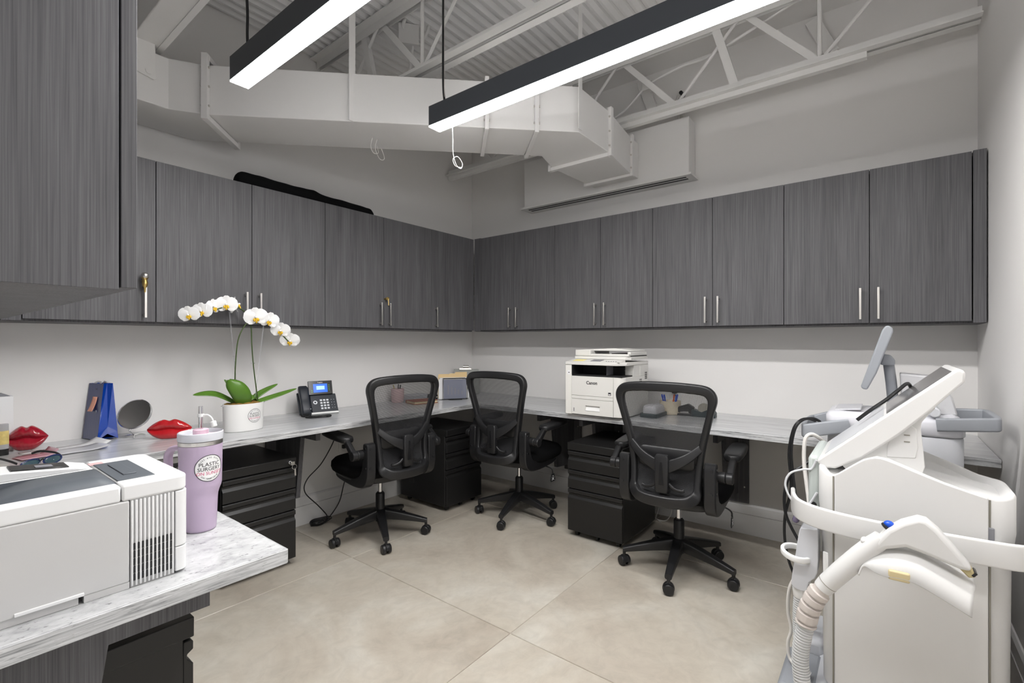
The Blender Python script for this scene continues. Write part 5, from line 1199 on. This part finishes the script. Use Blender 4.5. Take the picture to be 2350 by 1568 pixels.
slabon(.03, .235, -1.435, -1.122, .0, .0012).build('lower_fascia', mat('fascia_grey', (.50, .51, .53), .35), ds, world=True)
nk = [(-3.168, 1.02), (-3.147, .985), (-3.140, .955), (-3.137, .80), (-2.98, .80), (-2.95, .83), (-3.02, .885)]
nk = [(p.x, p.z) for p in spline([(a, 0, c) for a, c in nk], 3, closed=True)]
MB().prism(nk, 'x', -1.432, -1.15).build('display_neck', LASW, r, world=True, bevel=.012, seg=3)
hp = [(-3.06, .862), (-3.128, .868), (-3.134, .90), (-3.130, .955), (-3.118, .965), (-3.08, .935), (-3.062, .90)]
MB().prism(hp, 'x', -1.4345, -1.42).build('neck_hatch', LASW, r, world=True, bevel=.002)
for z in (.935, .915): MB().obox((-1.4352, -3.108, z), (.002, .014, .003)).build('hatch_mark', SEAM, r, world=True)
# handle rail
rail = spline([(-1.36, -2.80, .668), (-1.43, -2.812, .668), (-1.49, -2.835, .668), (-1.535, -2.885, .668), (-1.558, -2.96, .667), (-1.566, -3.06, .666), (-1.562, -3.16, .665), (-1.553, -3.26, .664), (-1.545, -3.32, .664), (-1.515, -3.372, .664), (-1.44, -3.388, .664), (-1.35, -3.39, .664)], 5)
MB().sweep(rail, rrect(.068, .014, .006, 4), (0, 0, 1)).build('handle_rail', LASW, r, world=True, smooth=50)
for y in (-2.91, -3.30): MB().obox((-1.518, y, .664), (.045 if y < -3 else .03, .03, .04)).build('rail_bracket', LASW, r, world=True, bevel=.006)
# ------------------------------------------------------------------ handpiece resting on the rail
r2 = thing('laser_handpiece', 'white angled laser handpiece with a blue button hanging in its cradle', 'handpiece', (-1.63, -3.05, .60))
xh = -1.632
def Y(y, z, x=xh): return Vector((x, y, z))
MB().tube([Y(-2.912, .492), Y(-2.925, .512), Y(-2.962, .562), Y(-3.0, .612), Y(-3.032, .652), Y(-3.05, .674)], [.0245, .026, .027, .0265, .025, .022], 24).build('grip', LASW, r2, world=True, smooth=50)
MB().tube([Y(-2.9235, .5105), Y(-2.9245, .5118)], .0268, 24).build('grip_seam', SEAM, r2, world=True)
head = [(-3.02, .622), (-3.035, .668), (-3.060, .706), (-3.090, .733), (-3.124, .752), (-3.142, .750), (-3.165, .730), (-3.224, .656), (-3.229, .640), (-3.205, .640), (-3.137, .660), (-3.10, .668), (-3.06, .652)]
MB().prism(head, 'x', xh-.024, xh+.024).build('head_shell', LASW, r2, world=True, bevel=.013, seg=4)
MB().prism([(-3.196, .650), (-3.212, .668), (-3.229, .644), (-3.236, .628), (-3.222, .622)], 'x', xh-.018, xh+.018).build('nozzle', mat('nozzle_amber', (.45, .38, .20), .4), r2, world=True, bevel=.004)
MB().obox(Y(-3.232, .634), (.038, .006, .012), XR(40)).build('nozzle_tip', BLKPL, r2, world=True, bevel=.001)
MB().sphere(Y(-3.064, .716), (.012, .012, .010), 16, 10).build('trigger_button', BLUEBTN, r2, world=True)
MB().lathe([(.011, -.006), (.0135, -.004), (.0135, .0), (.010, .003)], Y(-3.060, .709), 20, M=XR(42)).build('button_collar', BLKPL, r2, world=True)
MB().obox(Y(-3.012, .655), (.030, .022, .016), XR(50)).build('thumb_rest', LASW, r2, world=True, bevel=.006)
# beige strain-relief boot with rings
bp = [Y(-2.913, .494), Y(-2.900, .472), Y(-2.886, .442), Y(-2.876, .410), Y(-2.869, .372)]
bs = spline(bp, 14); rr = [.0225 if i < 10 else (.0285 if (i-10) % 11 < 8 else .0215) for i in range(len(bs))]
MB().tube(bs, rr, 24).build('strain_relief', BOOT, r2, world=True, smooth=40)
def corr(path, rad, dr, pitch):
    P = spline(path, 60); L = [0]
    for a, c in zip(P, P[1:]): L.append(L[-1] + (c-a).length)
    n = int(L[-1]/(pitch/6)); pts = []; rs_ = []; j = 0
    for i in range(n+1):
        t = L[-1]*i/n
        while j < len(L)-2 and L[j+1] < t: j += 1
        k = (t-L[j])/max(1e-9, L[j+1]-L[j]); pts.append(P[j].lerp(P[j+1], k)); rs_.append(rad + dr*(1 if i % 6 in (0, 1, 2) else -1))
    return MB().tube(pts, rs_, 18)
corr([Y(-2.870, .376), Y(-2.862, .33), Y(-2.856, .284), Y(-2.856, .232), Y(-2.862, .18), Y(-2.872, .13, -1.61), Y(-2.876, .114, -1.59), Y(-2.878, .105, -1.545)], .0215, .0016, .0085).build('corrugated_hose', HOSE, r2, world=True, smooth=30)
# cradle shell
cr = spline([Y(-2.998, .574), Y(-3.012, .612), Y(-3.038, .640), Y(-3.080, .655), Y(-3.126, .655), Y(-3.172, .636), Y(-3.236, .604)], 6)
def crp(i): return [Vector((0, 0, 0))]
b = MB(); n = len(cr); vs = []; cols = 7
for i, p in enumerate(cr):
    t = i/(n-1); w = lerp(.030, .052, smoothstep(.1, .5, t))
    for c in range(cols):
        q = c/(cols-1)*2-1; k = smoothstep(.05, .5, t)
        vs.append(Vector((xh + w*(q if q > 0 else q**3*.35+q*.65), p.y + .012*max(0, -q)*k, p.z - .006 + (.010*q*q if q > 0 else -.058*q*q*k))))
b.add(vs, [(i*cols+c, i*cols+c+1, (i+1)*cols+c+1, (i+1)*cols+c) for i in range(n-1) for c in range(cols-1)])
b.build('cradle', LASW, r2, world=True, smooth=60, recalc=False, solid=.004)
MB().obox((xh-.047, -3.085, .598), (.012, .045, .026)).build('cradle_window', mat('amber_window', (.62, .52, .30), .3), r2, world=True, bevel=.004)
MB().bar((xh+.02, -3.10, .64), (-1.56, -3.10, .655), .04, .012).build('cradle_arm', LASW, r2, world=True, bevel=.003)
# ------------------------------------------------------------------ second handpiece holder at the machine's front corner
r2 = thing('laser_applicator', 'white applicator in a ring holder at the front corner of the near laser machine', 'applicator', (-1.45, -2.84, .40))
hb = [(-2.835, .598), (-2.848, .607), (-2.876, .610), (-2.886, .60), (-2.884, .47), (-2.862, .435), (-2.852, .402), (-2.818, .405), (-2.812, .43), (-2.824, .52)]
MB().prism([(p.x, p.z) for p in spline([(a, 0, c) for a, c in hb], 3, closed=True)], 'x', -1.485, -1.425).build('applicator_body', LASB, r2, world=True, bevel=.012, seg=3)
MB().sweep([Vector((-1.455 + .055*cos(t*pi/12), -2.824 + .042*sin(t*pi/12), .510 + .006*sin(t*pi/12))) for t in range(24)], rrect(.020, .012, .005, 3), (0, 0, 1), closed=True).build('holder_ring', WHITEPL, r2, world=True, smooth=50)
MB().obox((-1.455, -2.868, .513), (.035, .03, .022)).build('holder_arm', WHITEPL, r2, world=True, bevel=.005)
MB().lathe([(.022, 0), (.024, -.004), (.021, -.035), (.018, -.04)], (-1.455, -2.834, .405), 20).build('applicator_collar', WHITEPL, r2, world=True)
corr([(-1.455, -2.834, .368), (-1.455, -2.831, .30), (-1.455, -2.833, .22), (-1.455, -2.838, .15), (-1.455, -2.842, .125), (-1.455, -2.85, .112)], .0185, .0014, .0075).build('corrugated_hose', HOSE, r2, world=True, smooth=30)
# ================================================================== FAR LASER MACHINE
r = thing('laser_machine', 'cool white laser machine with grey loop handles behind the ivory one', 'laser machine', (-.82, -3.07, 0))
fx0, fx1, fy0, fy1 = -.965, -.665, -3.283, -2.866
def fr(d, z, rad=.05): 
    return [Vector(((fx0+fx1)/2 + p[0], (fy0+fy1)/2 + p[1], z)) for p in rrect(fx1-fx0-2*d, fy1-fy0-2*d, rad, 6)]
MB().loft([fr(.01, .06), fr(0, .08), fr(0, .86), fr(.002, .863)]).build('body_shell', LASB, r, world=True, smooth=50)
MB().loft([fr(.001, .866), fr(-.004, .872), fr(-.004, .915), fr(.004, .928), fr(.025, .936), fr(.05, .93)]).build('top_deck', mat('deck_white', (.66, .66, .70), .25), r, world=True, smooth=50)
MB().obox((-.815, -2.935, .9385), (.20, .09, .006), XR(-6)).build('deck_tray', LASG if False else mat('tray_grey', (.55, .55, .58), .35), r, world=True, bevel=.002)
def band(path, h, t, nm): return MB().sweep(spline(path, 5), rrect(h, t, .007, 4), (0, 0, 1)).build(nm, LASG, r, world=True, smooth=50)
band([(-.965, -2.945, .880), (-.972, -2.88, .866), (-.972, -2.81, .848), (-.955, -2.788, .843), (-.85, -2.782, .845), (-.73, -2.788, .85), (-.705, -2.81, .855), (-.70, -2.88, .88)], .055, .020, 'loop_handle')
band([(-.965, -3.205, .912), (-.972, -3.26, .918), (-.972, -3.345, .927), (-.955, -3.365, .929), (-.85, -3.368, .930), (-.74, -3.365, .93), (-.715, -3.345, .93), (-.71, -3.26, .925)], .048, .020, 'loop_handle')
for x in (-.93, -.70):
    for y in (-2.92, -3.23): MB().cyl((x-.014, y, .03), (x+.014, y, .03), .03, n=20).box(x-.008, x+.008, y-.01, y+.01, .03, .063).build('wheel', BLKPL, r, world=True, bevel=.003)
sp = [(-2.978, 1.034), (-2.984, 1.024), (-3.000, 1.022), (-3.030, 1.09), (-3.082, 1.255), (-3.080, 1.27), (-3.068, 1.281), (-3.056, 1.278), (-3.047, 1.262)]
dd = MB().prism(sp, 'x', -.90, -.62).build('display', LASG, r, world=True, bevel=.006, seg=3)
MB().add([Vector((x, y, z)) for x, y, z in ((-.885, -2.985, 1.045), (-.635, -2.985, 1.045), (-.635, -3.046, 1.252), (-.885, -3.046, 1.252))], [(0, 1, 2, 3)]).build('display_glass', BLKGL, dd, world=True, solid=.001)
MB().prism([(-3.040, 1.12), (-3.050, 1.165), (-3.075, 1.160), (-3.090, 1.14), (-3.088, 1.118)], 'x', -.80, -.72).build('display_hinge', LASG, r, world=True, bevel=.006)
MB().tube(spline([(-.76, -3.068, 1.125), (-.76, -3.076, 1.05), (-.76, -3.082, .97), (-.76, -3.084, .92)], 4), [.019]*13, 16).build('display_pole', LASG, r, world=True)
MB().prism([(-3.104, 1.088), (-3.215, 1.078), (-3.262, 1.0), (-3.278, .93), (-3.112, .93)], 'x', -.80, -.70).build('rear_tower', mat('tower_white', (.52, .52, .53), .35), r, world=True, bevel=.006)
MB().cyl((-.9655, -3.20, .955), (-.80, -3.20, .955), .018, n=18).build('deck_knob', LASB, r, world=True, bevel=.004)
# ================================================================== CABLES AROUND THE MACHINES
FAR = r
def cable(label, path, rad, m, cat='cable', extra=None, owner=None):
    if owner: return MB().tube(spline(path, 8), rad, 8).build('attached_cable', m, owner, world=True, label=label)
    rr_ = thing('hanging_cable', label, cat, path[-1])
    MB().tube(spline(path, 8), rad, 8).build('cable', m, rr_, world=True)
    if extra: extra(rr_)
    return rr_
def plug(o):
    MB().lathe([(0, .034), (.010, .034), (.014, .028), (.013, .010), (.010, .004), (.012, -.004), (.0145, -.02), (.013, -.042), (.009, -.05), (0, -.05)], (-1.0, -2.778, .510), 16, M=XR(22)).build('plug_body', PURPLE, o, world=True)
    for s in (-1, 1): MB().obox((-1.0 + s*.005, -2.80, .455), (.003, .006, .018), XR(22)).build('plug_prong', STEEL, o, world=True)
cable('black power cable hung over the grey handle ending in a clear purple plug', [(-.86, -2.835, .872), (-.90, -2.815, .888), (-.965, -2.786, .888), (-.985, -2.762, .86), (-.99, -2.748, .80), (-.99, -2.745, .73), (-.99, -2.752, .65), (-.995, -2.758, .60), (-1.0, -2.766, .542)], .0058, CABLEB, extra=plug)
cable('thick black cable looping down to the floor left of the near laser machine', [(-.93, -2.87, .79), (-.97, -2.80, .71), (-.99, -2.742, .655), (-.995, -2.722, .58), (-1.0, -2.724, .50), (-1.0, -2.745, .44), (-1.02, -2.79, .37), (-1.05, -2.82, .33), (-1.1, -2.83, .29)], .0062, CABLEB, owner=FAR)
cable('black cable draped straight down below the grey handle', [(-.88, -2.82, .876), (-.93, -2.80, .889), (-.975, -2.774, .884), (-.982, -2.75, .84), (-.985, -2.736, .74), (-.985, -2.744, .60), (-.985, -2.722, .48), (-.985, -2.720, .38), (-.985, -2.735, .29), (-.98, -2.76, .22)], .0058, CABLEB, owner=FAR)
cable('thick beige cable hanging between the grey handle and the ring holder', [(-.96, -2.862, .80), (-.985, -2.84, .825), (-1.0, -2.815, .836), (-1.01, -2.797, .81), (-1.02, -2.795, .72), (-1.05, -2.812, .60), (-1.1, -2.826, .52), (-1.15, -2.83, .45), (-1.2, -2.83, .30), (-1.2, -2.83, .15)], .0075, CABLEW, owner=FAR)
cable('thin grey cable making a wide loop at the front of the near laser machine', [(-1.425, -2.876, .822), (-1.42, -2.862, .79), (-1.42, -2.84, .785), (-1.42, -2.80, .765), (-1.42, -2.785, .725), (-1.42, -2.80, .68), (-1.42, -2.83, .658), (-1.425, -2.855, .672), (-1.425, -2.878, .715)], .0035, mat('cable_pale_grey', (.62, .63, .65), .4), owner=NEAR)
cable('beige cable looping beside the corrugated hoses near the floor', [(-1.40, -2.82, .42), (-1.40, -2.795, .36), (-1.40, -2.79, .28), (-1.40, -2.80, .22), (-1.40, -2.79, .17), (-1.40, -2.795, .12), (-1.42, -2.82, .105)], .0055, CABLEW, owner=NEAR)
cable('dark blue-black cable coil behind the corrugated hoses', [(-1.25, -2.835, .18), (-1.25, -2.86, .25), (-1.25, -2.853, .30), (-1.25, -2.83, .32), (-1.25, -2.80, .30), (-1.25, -2.795, .24), (-1.25, -2.82, .19)], .007, CABLEB, owner=NEAR)
cable('black cable resting on the screen of the near laser machine', [(-1.26, -2.98, .945), (-1.26, -3.02, .985), (-1.24, -3.06, 1.02), (-1.22, -3.09, 1.05), (-1.14, -3.12, 1.07), (-1.09, -3.13, 1.02), (-1.06, -3.10, .94)], .006, CABLEB, owner=NEAR)
